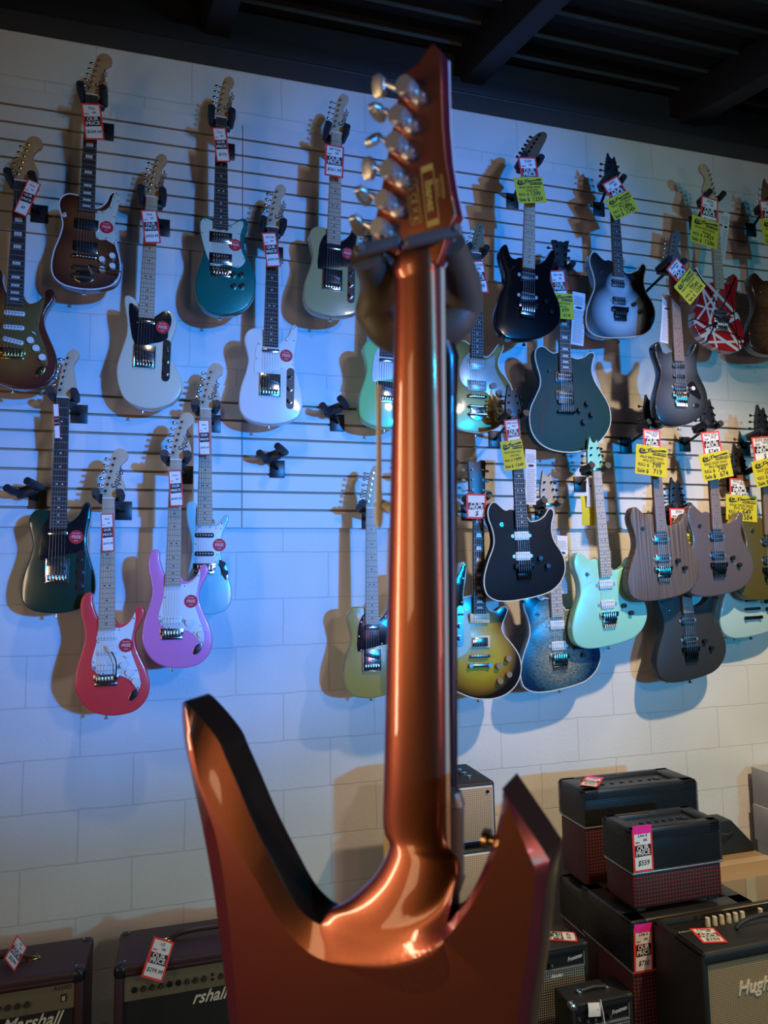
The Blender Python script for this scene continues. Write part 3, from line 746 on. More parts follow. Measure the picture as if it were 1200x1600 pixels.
def tele_bridge(root):
    def f():
        bm = bmesh.new()
        box(bm, (0, -0.0015, 0.026), (0.078, 0.003, 0.088), bevel=0.001)
        for s_ in (-1, 1):
            box(bm, (s_ * 0.038, -0.005, 0.026), (0.002, 0.008, 0.088))
        box(bm, (0, -0.005, -0.017), (0.078, 0.008, 0.002))
        return bm
    def sd():
        bm = bmesh.new()
        for k in range(6):
            box(bm, ((k - 2.5) * 0.0107, -0.006, 0.0), (0.0088, 0.007, 0.020), bevel=0.001)
        return bm
    def pk():
        bm = bmesh.new()
        box(bm, (0, -0.004, 0), (0.068, 0.004, 0.017), rot=Matrix.Rotation(0.26, 3, 'Y'), bevel=0.0015)
        return bm
    o = put('bridge_plate', ('te',), f, chrome, root, (0, 0, 0))
    put('saddles', ('te',), sd, chrome, o, (0, 0, 0))
    put('bridge_pickup', ('te',), pk, blackp, o, (0, 0, 0.045))

def control_plate(root, x=0.078, z=0.018):
    def f():
        bm = bmesh.new()
        pts = [(0.0145 * math.cos(a), 0.066 + 0.0145 * math.sin(a)) for a in [PI * k / 8 for k in range(9)]]
        pts += [(-p[0], -p[1]) for p in pts]
        slab(bm, pts, -0.003, 0.0)
        return bm
    o = put('control_plate', ('cp',), f, chrome, root, (x, 0, z))
    for dz in (0.0, -0.048):
        put('control_knob', (0,), knob_bm, chrome, o, (0, -0.003, dz))
    def sw():
        bm = bmesh.new()
        cyl(bm, (0, -0.010, 0), 0.002, 0.014, seg=8)
        cyl(bm, (0, -0.018, 0), 0.005, 0.008, seg=12)
        return bm
    put('selector_switch', (0,), sw, blackp, o, (0, -0.003, 0.046))

def knob(root, x, z, m, r=0.0095, h=0.014):
    put('control_knob', (r,), lambda: knob_bm(r, h), m, root, (x, -0.001, z))

def tom_bridge(root, m, z2=-0.045):
    def f():
        bm = bmesh.new()
        box(bm, (0, -0.009, 0), (0.086, 0.008, 0.013), bevel=0.004)
        for k in range(6):
            box(bm, ((k - 2.5) * 0.0105, -0.014, 0), (0.006, 0.004, 0.010), bevel=0.001)
        return bm
    def t():
        bm = bmesh.new()
        box(bm, (0, -0.009, 0), (0.095, 0.010, 0.015), bevel=0.005)
        for s_ in (-1, 1):
            cyl(bm, (s_ * 0.041, -0.009, 0), 0.0085, 0.012, seg=16)
        return bm
    put('bridge', ('tom',), f, m, root, (0, 0, 0))
    if z2:
        put('tailpiece', ('tp',), t, m, root, (0, 0, z2))

def bigsby(root, arm_end=(0.115, -0.055)):
    bm = bmesh.new()
    slab(bm, catmull(mm((-30, -40), (-28, -62), (-36, -84), (-22, -98), (0, -103), (22, -98), (36, -84), (28, -62), (30, -40)), 3), -0.006, 0.0, 0.002)
    for z in (-0.045, -0.078):
        cyl(bm, (0, -0.012, z), 0.0065, 0.076, axis='X', seg=14)
    finish('vibrato_tailpiece', bm, chrome, root)
    bm = bmesh.new()
    tube(bm, catmull([(0.030, -0.022, -0.070), (0.020, -0.034, -0.045), (0.045, -0.036, -0.050), (arm_end[0], -0.034, arm_end[1]), (arm_end[0] + 0.02, -0.034, arm_end[1])], 5, closed=False), 0.003)
    finish('vibrato_arm', bm, chrome, root)

def sticker(root, x, z, r=0.0245):
    def f():
        bm = bmesh.new()
        cyl(bm, (0, -0.0006, 0), r, 0.0008, seg=28)
        return bm
    o = put('round_sticker', (r,), f, stickr, root, (x, -0.0028, z))
    o['label'] = 'round red promotional sticker'
    text('FREE', r * 0.62, stickw, o, (0, -0.0015, 0.0), bold=0.02, name='sticker_lettering')
    text('Fender', r * 0.36, stickw, o, (0, -0.0015, r * 0.55), name='sticker_lettering')
    text('play', r * 0.34, stickw, o, (0, -0.0015, -r * 0.5), name='sticker_lettering')

def guitar(key, label, shape, body, fret='rose', head='strat', head_m=None, guard=None, guard_m=None, binding=None,
           dots='dot', hardware=None, mirror=False, parts=None, side=None, logo=None, tuners=None, fthick=0.045, headmirror=False):
    t = PLACE[key]
    L = t['L']
    outl = catmull(OUT[shape], 3)
    if mirror:
        outl = [(-x, z) for x, z in outl][::-1]
    zmin = min(p[1] for p in outl)
    B = Vector(t['B'])
    rot, s = t['rot'], t['s']
    base = B + Vector((math.sin(rot) * zmin * s, 0, math.cos(rot) * zmin * s))
    root = empty('electric_guitar', base, (0, rot, 0), s)
    tag(root, label, 'electric guitar', 'electric guitars hanging on the wall')
    hw = hardware or chrome
    # a pivot keeps every part in saddle coordinates
    class P: pass
    made = []
    n0 = len(COL.objects)
    before = set(COL.objects)
    if side:
        bm = bmesh.new(); slab(bm, inset(outl, 0.0006), 0.006, fthick, 0.0, 0.005)
        bo = finish('body', bm, side, root)
        bm = bmesh.new(); slab(bm, outl, 0.0, 0.0065, 0.0015, 0.0)
        finish('body_top', bm, body, bo)
    else:
        bm = bmesh.new(); slab(bm, outl, 0.0, fthick, 0.006, 0.006)
        bo = finish('body', bm, body, root)
    if binding:
        bm = bmesh.new()
        N = len(outl)
        a = inset(outl, -0.0012); b = inset(outl, 0.0030)
        va = [[bm.verts.new((p[0], yy, p[1])) for p in ring] for ring, yy in ((b, -0.0006), (a, -0.0006), (a, 0.0055), (b, 0.0055))]
        for k in range(4):
            A, Bq = va[k], va[(k + 1) % 4]
            for i in range(N):
                bm.faces.new((A[i], A[(i + 1) % N], Bq[(i + 1) % N], Bq[i]))
        finish('binding', bm, binding, bo)
    if guard:
        g = OUT[guard]
        if mirror: g = [(-x, z) for x, z in g][::-1]
        bm = bmesh.new(); slab(bm, catmull(g, 2), -0.0028, -0.0002, 0.001)
        gp = finish('pickguard', bm, guard_m, root)
        bm = bmesh.new()
        q = inset(catmull(g, 2), 0.006)
        for i in range(0, len(q), max(1, len(q) // 10)):
            cyl(bm, (q[i][0], -0.0032, q[i][1]), 0.0022, 0.0012, seg=8)
        finish('guard_screws', bm, chrome if guard_m is not mintp else blackp, gp)
    # neck and fingerboard
    wood = {'rose': maple, 'maple': maple, 'roast': roast, 'black': mat('dark_neck_finish', (0.02, 0.02, 0.02), 0.4)}[fret]
    fbm = {'rose': rosew, 'maple': maple, 'roast': roast, 'black': rosew}[fret]
    z1, z0 = L, L * 0.268
    zn = z0 + 0.02
    w1, w0 = 0.0212, 0.0285
    bm = bmesh.new()
    secs = []
    NZ = 6
    for i in range(NZ + 1):
        z = z0 - 0.0 + (z1 + 0.004 - z0) * i / NZ
        w = w0 + (w1 - w0) * i / NZ
        ring = [(-w, -0.006), (w, -0.006)] + [(w * math.cos(a), -0.004 + 0.019 * math.sin(a)) for a in [PI * k / 8 for k in range(9)]]
        secs.append([bm.verts.new((x, y_, z)) for x, y_ in ring])
    for A, Bq in zip(secs, secs[1:]):
        for i in range(len(A)):
            bm.faces.new((A[i], A[(i + 1) % len(A)], Bq[(i + 1) % len(A)], Bq[i]))
    bm.faces.new(secs[0]); bm.faces.new(secs[-1])
    bmesh.ops.remove_doubles(bm, verts=bm.verts[:], dist=1e-5)
    nk = finish('neck', bm, wood, root)
    bm = bmesh.new()
    v = [bm.verts.new(p) for p in ((-w0, -0.0115, z0), (w0, -0.0115, z0), (w1, -0.0115, z1), (-w1, -0.0115, z1),
                                   (-w0, -0.0055, z0), (w0, -0.0055, z0), (w1, -0.0055, z1), (-w1, -0.0055, z1))]
    for f in ((0, 1, 2, 3), (7, 6, 5, 4), (0, 4, 5, 1), (1, 5, 6, 2), (2, 6, 7, 3), (3, 7, 4, 0)):
        bm.faces.new([v[i] for i in f])
    fb = finish('fingerboard', bm, fbm, root, smooth=False)
    bm = bmesh.new()
    for n in range(1, 23):
        z = L * 2 ** (-n / 12)
        if z < z0: break
        w = w0 + (w1 - w0) * (z - z0) / (z1 - z0)
        box(bm, (0, -0.012, z), (2 * w - 0.001, 0.0014, 0.0022))
    for sd in (-1, 1):
        tube(bm, [(sd * (w0 - 0.0006), -0.0116, z0), (sd * (w1 - 0.0006), -0.0116, z1)], 0.0004, seg=4)
    finish('frets', bm, fretm, fb, smooth=False)
    mk = mat('dark_dot', (0.02, 0.02, 0.02), 0.5) if fbm in (maple, roast) and dots == 'dot' else mat('pearl_inlay', (0.6, 0.62, 0.6), 0.3)
    for n in (3, 5, 7, 9, 12, 15, 17, 19, 21):
        z = L * (2 ** (-n / 12) + 2 ** (-(n - 1) / 12)) / 2
        if z < z0: continue
        if dots == 'dot':
            for x in ((-0.009, 0.009) if n == 12 else (0,)):
                put('inlay', ('dot',), lambda: cyl(bmesh.new(), (0, 0, 0), 0.0030, 0.0006, seg=12), mk, fb, (x, -0.0119, z))
        else:
            w = 0.030 * (0.8 + 0.2 * (z1 - z) / L); h = L * 2 ** (-n / 12) * 0.0595 * 0.6
            a, b_ = (w * 0.5, w * (0.34 if dots == 'trap' else 0.5))
            bm = bmesh.new()
            f = [bm.verts.new(q) for q in ((-a, -0.0119, z - h / 2), (a, -0.0119, z - h / 2), (b_, -0.0119, z + h / 2), (-b_, -0.0119, z + h / 2))]
            bm.faces.new(f)
            finish('inlay', bm, mk, fb)
    # headstock
    hs = HEAD[head]
    hm = head_m or wood
    hs = [(x, z) for x, z in hs]
    if headmirror:
        hs = [(-x, z) for x, z in hs][::-1]
    if head not in HEAD_SHARP:
        hs = [hs[0]] + catmull(hs[1:-1], 3, closed=False) + [hs[-1]]
    hs = [(x, z + L) for x, z in hs]
    bm = bmesh.new(); slab(bm, hs, -0.004, 0.010, 0.0012, 0.0012)
    ho = finish('headstock', bm, hm, root)
    bm = bmesh.new(); box(bm, (0, -0.0125, L + 0.002), (0.042, 0.006, 0.004))
    if hw is blackm or (head in ('wolf', 'banana')):
        box(bm, (0, -0.013, L + 0.006), (0.044, 0.008, 0.012), bevel=0.001)
        finish('locking_nut', bm, blackm if hw is not chrome else chrome, root)
    else:
        finish('nut', bm, whitep, root)
    tm = tuners or hw
    if head in ('strat', 'tele', 'banana', 'wedge'):
        for k in range(6):
            f = k / 5
            x0_, z0_ = {'strat': (-0.010, 0.030), 'tele': (-0.010, 0.030), 'banana': (-0.020, 0.034), 'wedge': (-0.008, 0.024)}[head]
            x1_, z1_ = {'strat': (0.019, 0.150), 'tele': (0.012, 0.150), 'banana': (0.040, 0.140), 'wedge': (0.022, 0.122)}[head]
            px, pz = x0_ + (x1_ - x0_) * f, z0_ + (z1_ - z0_) * f
            sd = -1
            if headmirror: px = -px; sd = 1
            put('tuner', (sd,), lambda: tuner_bm(sd), tm, root, (px, 0.004, L + pz))
    else:
        for sd in (-1, 1):
            for k in range(3):
                px = sd * {'wolf': (0.026, 0.022, 0.017), 'book': (0.023, 0.023, 0.024), 'vee': (0.020, 0.020, 0.021)}[head][k]
                pz = {'wolf': (0.040, 0.072, 0.104), 'book': (0.042, 0.084, 0.126), 'vee': (0.035, 0.070, 0.105)}[head][k]
                put('tuner', (sd,), lambda: tuner_bm(sd), tm, root, (px, 0.004, L + pz))
    # six strings
    for k in range(6):
        def sf(k=k):
            bm = bmesh.new()
            x = (k - 2.5)
            tube(bm, [(x * 0.0070, -0.0148, L), (x * 0.0105, -0.0165, 0.0)], (0.00062 - 0.00007 * k), seg=5)
            return bm
        put('string', (k, L), sf, steel, root, (0, 0, 0))
    # strap buttons
    def sb():
        bm = bmesh.new()
        cyl(bm, (0, 0, -0.004), 0.004, 0.008, axis='Z', seg=12)
        cyl(bm, (0, 0, -0.010), 0.0075, 0.004, axis='Z', seg=14)
        return bm
    put('strap_button', (0,), sb, hw if hw is not goldm else goldm, root, (0, fthick / 2, zmin))
    if parts:
        parts(root)
    if logo:
        text(logo, 0.034, blackc if hm is not blackp else whitec, ho, ((-1 if headmirror else 1) * 0.030, -0.0046, L + 0.075), rot=(PI / 2, -1.25, 0), shear=0.3, bold=0.01, name='headstock_lettering')
    # shift parts so the thing's origin is at the base of its body
    for o in list(root.children):
        o.location.z -= zmin
    # burst materials read object coordinates, so body meshes stay in saddle coordinates
    return root

# --- finishes ---
gl = lambda n, c, r=0.28, coat=1.0, metal=0.0: mat(n, c, r, metal, coat)
E1, E2 = (0.0, -0.005, 0.165, 0.155), (0.0, 0.15, 0.135, 0.125)
brownburst = burst_mat('brown_sunburst', [(0.35, (0.17, 0.055, 0.020)), (0.75, (0.07, 0.018, 0.010)), (0.98, (0.012, 0.006, 0.005))], E1, E2)
amberburst = burst_mat('amber_sunburst', [(0.30, (0.22, 0.085, 0.020)), (0.70, (0.12, 0.025, 0.010)), (0.98, (0.06, 0.010, 0.006))], E1, E2)
silverburst = burst_mat('silver_burst', [(0.45, (0.42, 0.52, 0.58)), (0.72, (0.20, 0.26, 0.30)), (0.95, (0.006, 0.007, 0.009))], (0.0, -0.005, 0.165, 0.150), (0.005, 0.12, 0.08, 0.09), 0.35, 0.5)
greyburst = burst_mat('grey_burst', [(0.35, (0.10, 0.115, 0.135)), (0.75, (0.04, 0.045, 0.055)), (0.98, (0.008, 0.009, 0.011))], E1, E2)
lpburst = burst_mat('yellow_sunburst', [(0.50, (0.42, 0.34, 0.012)), (0.78, (0.26, 0.15, 0.010)), (0.98, (0.010, 0.006, 0.006))], (0.0, 0.0, 0.170, 0.165), (0.0, 0.10, 0.10, 0.12))
quiltm = burst_mat('blue_quilt_burst', [(0.35, (0.24, 0.27, 0.22)), (0.75, (0.06, 0.14, 0.18)), (0.98, (0.006, 0.03, 0.09))], E1, E2, figure=((90, 60, 190), 0.42))
rootbeer = burst_mat('brown_figured_burst', [(0.35, (0.25, 0.09, 0.03)), (0.98, (0.05, 0.016, 0.008))], E1, E2, figure=((30, 30, 160), 0.5))
zebra = wood_mat('striped_zebra_wood', (0.045, 0.030, 0.024), (0.19, 0.145, 0.115), (210, 4, 2.0), 0.5, 0.1)

def stripe_mat():
    m = mat('red_striped_finish', (0.42, 0.012, 0.015), 0.2, 0, 1.0)
    g = NT(m)
    tc = g.n('ShaderNodeTexCoord')
    c = (0.42, 0.012, 0.015)
    col = None
    lines = [('w', 35, 0.020, 0.007), ('w', 118, -0.015, 0.009), ('w', 160, 0.06, 0.006), ('w', 80, 0.055, 0.005), ('w', 62, -0.075, 0.008), ('w', 140, 0.11, 0.005),
             ('w', 12, -0.06, 0.006), ('w', 95, -0.10, 0.006), ('w', 48, 0.105, 0.008), ('w', 172, 0.165, 0.007), ('k', 35, 0.044, 0.004), ('k', 118, 0.012, 0.0035), ('k', 75, -0.035, 0.0035), ('k', 150, 0.025, 0.0045), ('k', 5, 0.09, 0.003)]
    nz = g.n('ShaderNodeTexNoise')
    nz.inputs['Scale'].default_value = 14
    g.l(tc.outputs['Object'], nz.inputs['Vector'])
    for k, a, off, w in lines:
        d = g.n('ShaderNodeVectorMath', operation='DOT_PRODUCT')
        g.l(tc.outputs['Object'], d.inputs[0])
        d.inputs[1].default_value = (math.cos(math.radians(a)), 0, math.sin(math.radians(a)))
        ab = g.math('ABSOLUTE', g.math('SUBTRACT', d.outputs['Value'], off))
        lt = g.math('LESS_THAN', ab, w)
        col = g.mix(lt, col if col is not None else c, (0.72, 0.70, 0.66) if k == 'w' else (0.008, 0.008, 0.008))
    g.l(col, g.b.inputs['Base Color'])
    return m

ivory = mat('ivory_binding', (0.68, 0.64, 0.50), 0.4)

def p_customtele(r):
    humbucker(r, 0, 0.128, blackp, chrome, chrome); humbucker(r, 0, 0.040, blackp, chrome, chrome)
    tom_bridge(r, chrome, None); bigsby(r)
    for x, z in ((0.062, -0.005), (0.098, 0.014), (0.064, -0.044), (0.100, -0.026)): knob(r, x, z, whitep, 0.011)
    sticker(r, 0.072, 0.128); 
    bm = bmesh.new(); cyl(bm, (-0.078, -0.010, 0.155), 0.003, 0.02, seg=10, rot=Matrix.Rotation(0.6, 3, 'Z')); cyl(bm, (-0.078, -0.002, 0.155), 0.008, 0.003); finish('selector_switch', bm, whitep, r)
def p_strat(hum=False, single_h=False, m=whitep, kn=None, st=True, g=True):
    def f(r):
        k = kn or m
        if single_h:
            humbucker(r, 0, 0.046, whitep, steel, None)
            knob(r, 0.060, 0.040, k, 0.012); knob(r, 0.104, -0.004, k, 0.012)
        else:
            single(r, 0, 0.148, m); single(r, 0, 0.095, m)
            if hum: humbucker(r, 0, 0.042, m, steel, None)
            else: single(r, 0, 0.045, m, rot=0.2)
            for x, z in ((0.058, 0.050), (0.078, 0.022), (0.100, -0.010)): knob(r, x, z, k, 0.012)
            def sw():
                bm = bmesh.new(); box(bm, (0, -0.006, 0), (0.014, 0.012, 0.005), rot=Matrix.Rotation(0.5, 3, 'Y'), bevel=0.002); return bm
            put('selector_switch', (0,), sw, m, r, (0.068, -0.003, 0.078))
        strat_bridge(r, goldm if g == 'gold' else None)
        def jk():
            bm = bmesh.new()
            slab(bm, catmull(mm((-6, -22), (-12, -6), (-11, 10), (0, 24), (11, 10), (12, -6), (6, -22)), 3), -0.004, 0.0, 0.0015)
            cyl(bm, (0, -0.005, 0), 0.0055, 0.004, seg=12)
            return bm
        put('jack_plate', (0,), jk, goldm if g == 'gold' else chrome, r, (0.094, 0, -0.058), (0, 0.6 + PI / 2 * 0, 0))
        if st: sticker(r, 0.066, 0.118)
    return f
def whammy(r):
    bm = bmesh.new(); tube(bm, catmull([(0.03, -0.006, -0.005), (0.036, -0.030, 0.03), (0.034, -0.036, 0.07), (0.018, -0.038, 0.105)], 5, closed=False), 0.0022); a = finish('tremolo_arm', bm, blackm, r)
    bm = bmesh.new(); tube(bm, [(0.018, -0.038, 0.100), (0.010, -0.038, 0.122)], [0.004, 0.0052], seg=10); finish('arm_tip', bm, whitep, a)
def p_coral(r):
    p_strat(hum=True)(r); whammy(r)
def p_tele(st=True, hb=False):
    def f(r):
        tele_bridge(r); control_plate(r)
        def np_():
            bm = bmesh.new(); box(bm, (0, -0.006, 0), (0.066, 0.008, 0.016), bevel=0.004); return bm
        put('neck_pickup', (0,), np_, chrome, r, (0, 0, 0.158))
        if st: sticker(r, 0.060, 0.145)
    return f
def p_teal(r):
    humbucker(r, 0, 0.136, chrome, steel, chrome); humbucker(r, 0, 0.050, chrome, steel, chrome)
    strat_bridge(r)
    for x, z in ((0.050, -0.010), (0.080, -0.008), (0.052, -0.056), (0.084, -0.052)): knob(r, x, z, chrome, 0.009)
    sticker(r, 0.055, 0.112)
def p_mustang(r):
    single(r, 0, 0.125, blackp); single(r, 0, 0.055, blackp); strat_bridge(r)
    bm = bmesh.new(); slab(bm, catmull(mm((55, 30), (70, 28), (82, 2), (88, -30), (82, -45), (72, -35), (60, -5)), 3), -0.003, 0, 0.001); cp = finish('control_plate', bm, chrome, r)
    knob(r, 0.068, 0.015, blackp, 0.011); knob(r, 0.078, -0.018, blackp, 0.011)
    sticker(r, 0.055, 0.088)
def p_jet(r):
    humbucker(r, 0, 0.142, silverg, steel, silverg); humbucker(r, 0, 0.048, silverg, steel, silverg)
    tom_bridge(r, chrome, None); bigsby(r, (0.12, -0.12))
    for x, z in ((0.072, 0.050), (0.100, 0.022), (0.110, -0.020)): knob(r, x, z, chrome, 0.013)
    bm = bmesh.new(); cyl(bm, (-0.105, -0.006, 0.205), 0.006, 0.012); finish('strap_knob', bm, chrome, r)
def p_wolf(cover, fl, kn=None, dots=steel, ring=None):
    def f(r):
        humbucker(r, -0.002, 0.139, cover, dots, ring); humbucker(r, -0.001, 0.052, cover, dots, ring)
        floyd(r, fl)
        knob(r, 0.078, 0.040, kn or blackp, 0.010); knob(r, 0.112, 0.006, kn or blackp, 0.010)
        def tg():
            bm = bmesh.new(); cyl(bm, (0, -0.001, 0), 0.009, 0.003, seg=20); cyl(bm, (0.002, -0.008, 0), 0.0022, 0.014, seg=8, rot=Matrix.Rotation(0.5, 3, 'Z')); return bm
        put('toggle_switch', (0,), tg, chrome, r, (-0.090, 0, 0.190))
    return f
def p_black(r):
    humbucker(r, 0, 0.140, blackp, steel, None); humbucker(r, 0, 0.050, blackp, steel, None); floyd(r, mat('dark_chrome', (0.25, 0.25, 0.25), 0.25, 1.0))
    knob(r, 0.082, 0.036, blackm, 0.009); knob(r, 0.108, -0.006, blackm, 0.009)
    bm = bmesh.new(); cyl(bm, (-0.072, -0.006, 0.165), 0.004, 0.012); finish('selector_switch', bm, chrome, r)
def p_semi(r):
    humbucker(r, -0.004, 0.155, blackp, steel, blackp); humbucker(r, -0.003, 0.072, blackp, steel, blackp); tom_bridge(r, blackm, None)
    for x, z in ((0.105, 0.045), (0.065, 0.012), (0.125, -0.004), (0.085, -0.040)): knob(r, x, z, blackp, 0.012)
    g = inset(catmull(OUT['fhole'], 1), -0.0022)
    bm = bmesh.new(); slab(bm, g, -0.0008, 0.001); fo = finish('sound_hole', bm, blackc, r)
    bm = bmesh.new(); cyl(bm, (-0.078, -0.006, 0.178), 0.004, 0.012); finish('selector_switch', bm, chrome, r)
    bm = bmesh.new(); box(bm, (0, -0.005, 0.045), (0.08, 0.008, 0.022), bevel=0.003); finish('pickup_block', bm, blackp, r)
def p_silverstrat(r):
    single(r, 0, 0.150, blackp, poles=blackm); single(r, 0, 0.100, blackp, poles=blackm); humbucker(r, 0, 0.046, blackp, steel); floyd(r, chrome)
    bm = bmesh.new(); slab(bm, catmull(mm((45, 60), (75, 80), (95, 60), (118, 10), (112, -8), (85, 8), (55, 25)), 3), -0.0028, 0, 0.001); finish('control_plate', bm, blackg, r)
    knob(r, 0.068, 0.042, whitep, 0.010)
    bm = bmesh.new(); slab(bm, catmull(mm((70, -35), (95, -28), (105, -42), (80, -50)), 3), -0.004, 0, 0.001); finish('jack_plate', bm, chrome, r)
def p_striped(r):
    humbucker(r, 0, 0.045, blackp, steel, None); floyd(r, chrome)
def p_lp(r):
    bm = bmesh.new(); box(bm, (0, -0.006, 0.150), (0.088, 0.012, 0.040), bevel=0.004); o = finish('pickup', bm, creamp, r)
    bm = bmesh.new()
    for k in range(6): cyl(bm, ((k - 2.5) * 0.0105, -0.0125, 0.150), 0.0018, 0.002, seg=8)
    finish('pole_screws', bm, blackm, o)
    bm = bmesh.new(); box(bm, (0, -0.003, 0.056), (0.092, 0.006, 0.048), bevel=0.002); o = finish('pickup_ring', bm, creamp, r)
    bm = bmesh.new(); box(bm, (0, -0.008, 0.056), (0.068, 0.008, 0.036), bevel=0.003); finish('pickup_cover', bm, chrome, o)
    tom_bridge(r, mat('nickel', (0.35, 0.35, 0.34), 0.3, 1.0), -0.036)
    for x, z in ((0.122, -0.012), (0.080, -0.040), (0.124, -0.076), (0.084, -0.100)): knob(r, x, z, mat('amber_knob', (0.28, 0.20, 0.12), 0.25), 0.012)
def p_ltblue(r):
    humbucker(r, 0, 0.052, blackp, chrome); tom_bridge(r, blackm, -0.042)
    knob(r, 0.085, 0.03, blackp); knob(r, 0.09, -0.006, blackp)

WB = 'wall by its headstock, '
guitar('customtele', 'brown sunburst guitar with mint pickguard and four white knobs, top left', 'tele', brownburst, 'rose', 'strat', tan_w, 'carveguard', mintp, whitep, 'block', parts=p_customtele, logo='Squier')
guitar('goldstrat', 'amber sunburst guitar with gold pickguard at the left edge', 'strat', amberburst, 'rose', 'strat', tan_w, 'stratguard', goldg, None, 'block', hardware=goldm, parts=p_strat(st=False, g='gold'))
guitar('creamoffset', 'cream offset guitar with black pickguard, below the brown sunburst one', 'offset', gl('cream_gloss', (0.62, 0.60, 0.46)), 'maple', 'tele', tan_w, 'offsetguard', blackg, parts=p_tele(), logo='Squier')
guitar('teal', 'teal metallic guitar with white pickguard in the top row', 'toronado', gl('teal_metallic', (0.0, 0.17, 0.15), 0.3, 1.0, 0.4), 'rose', 'tele', tan_w, 'toronadoguard', mintp, parts=p_teal, logo='Squier')
guitar('whitetele', 'white guitar with white pickguard and dark fingerboard', 'tele', gl('white_gloss', (0.72, 0.74, 0.74)), 'rose', 'tele', maple, 'teleguard', whitep, parts=p_tele(), logo='Squier')
guitar('blondtele', 'butterscotch guitar with black pickguard in the top row', 'tele', gl('butterscotch', (0.40, 0.34, 0.15)), 'maple', 'tele', maple, 'teleguard', blackg, parts=p_tele(), logo='Squier')
guitar('dgreentele', 'black-green guitar with black pickguard at lower left', 'tele', gl('dark_green_gloss', (0.008, 0.035, 0.018)), 'rose', 'tele', maple, 'teleguard', blackg, parts=p_tele())
guitar('coral', 'coral red guitar with white pickguard and tremolo arm, lowest on the left', 'strat', gl('coral_gloss', (0.80, 0.050, 0.050)), 'maple', 'strat', maple, 'stratguard', whitep, parts=p_coral, logo='Squier')
guitar('pink', 'pink guitar with white pickguard and a single humbucker', 'strat', gl('pink_gloss', (0.72, 0.22, 0.50)), 'maple', 'strat', maple, 'stratguard', whitep, parts=p_strat(single_h=True), logo='Squier')
guitar('mustang', 'pale blue guitar partly behind the pink one', 'mustang', gl('pale_blue_gloss', (0.30, 0.62, 0.66)), 'maple', 'strat', maple, 'mustangguard', whitep, parts=p_mustang, logo='Squier')
guitar('greentele', 'light green guitar half hidden behind the copper neck', 'tele', gl('surf_green', (0.28, 0.66, 0.22)), 'rose', 'tele', maple, 'teleguard', whitep, parts=p_tele(st=False))
guitar('gretsch', 'olive gold guitar with silver pickguard right of the copper neck', 'jet', gl('gold_metallic', (0.24, 0.18, 0.04), 0.35, 0.8, 0.4), 'rose', 'wedge', mat('olive_headstock', (0.16, 0.15, 0.08), 0.4), 'jetguard', silverg, ivory, parts=p_jet)
guitar('blackevh', 'glossy black guitar with curved wooden headstock in the top row', 'superstrat', gl('black_gloss', (0.004, 0.004, 0.005), 0.15), 'maple', 'banana', wood_mat('brown_headstock_wood', (0.12, 0.06, 0.03), (0.16, 0.085, 0.045)), parts=p_black, hardware=blackm, tuners=blackm)
guitar('semihollow', 'matte green semi-hollow guitar with cream binding and f-hole', 'semi', mat('matte_green', (0.006, 0.046, 0.042), 0.55, spec=0.25), 'rose', 'vee', blackp, binding=ivory, dots='block', parts=p_semi, hardware=blackm)
guitar('silverwolf', 'silver and black burst guitar in the top row', 'wolfgang', silverburst, 'rose', 'wolf', blackp, binding=ivory, side=gl('black_gloss', (0.004, 0.004, 0.005)), parts=p_wolf(blackp, blackm), hardware=blackm)
guitar('silverstrat', 'grey burst guitar with black control plate on the right', 'superstrat', greyburst, 'roast', 'strat', mat('grey_headstock', (0.10, 0.09, 0.07), 0.4), parts=p_silverstrat)
guitar('striped', 'red guitar with white and black stripes, upper right', 'superstrat', stripe_mat(), 'maple', 'strat', maple, mirror=True, headmirror=True, parts=p_striped)
guitar('blackwolf', 'matte black guitar with white pickups in front of the blue quilted one', 'wolfgang', mat('matte_black', (0.003, 0.003, 0.005), 0.55, spec=0.2), 'black', 'wolf', blackp, binding=ivory, parts=p_wolf(whitep, blackm), hardware=blackm)
guitar('quilt', 'blue quilted guitar with white pickups, lowest row', 'wolfgang', quiltm, 'maple', 'wolf', maple, binding=ivory, side=gl('blue_side', (0.02, 0.07, 0.10)), parts=p_wolf(whitep, chrome), tuners=blackm)
guitar('mint', 'mint green guitar with white pickups', 'wolfgang', gl('mint_gloss', (0.30, 0.74, 0.60)), 'maple', 'wolf', gl('mint_gloss', (0.30, 0.74, 0.60)), parts=p_wolf(whitep, chrome), tuners=blackm)
guitar('zebra', 'striped zebra wood guitar with chrome pickups', 'wolfgang', zebra, 'roast', 'wolf', blackp, parts=p_wolf(chrome, chrome), hardware=blackm)
guitar('purple', 'glossy mauve grey guitar right of the striped wood one', 'wolfgang', gl('mauve_grey', (0.12, 0.105, 0.12), 0.2), 'roast', 'wolf', blackp, parts=p_wolf(mat('dark_pickup', (0.05, 0.06, 0.09), 0.3, 0.8), blackm), hardware=blackm)
guitar('gold', 'olive gold guitar at the right edge, mostly out of frame', 'wolfgang', gl('olive_gold', (0.10, 0.08, 0.02)), 'roast', 'wolf', blackp, parts=p_wolf(blackp, blackm), hardware=blackm)
guitar('ltblue', 'ice blue guitar behind the mauve grey one', 'wolfgang', gl('ice_blue', (0.42, 0.62, 0.64)), 'roast', 'wolf', blackp, parts=p_ltblue, hardware=blackm)
guitar('dgrey', 'dark grey guitar with black hardware, lowest on the right', 'wolfgang', mat('satin_grey', (0.034, 0.035, 0.035), 0.45, spec=0.3), 'roast', 'wolf', blackp, parts=p_wolf(blackp, blackm), hardware=blackm)
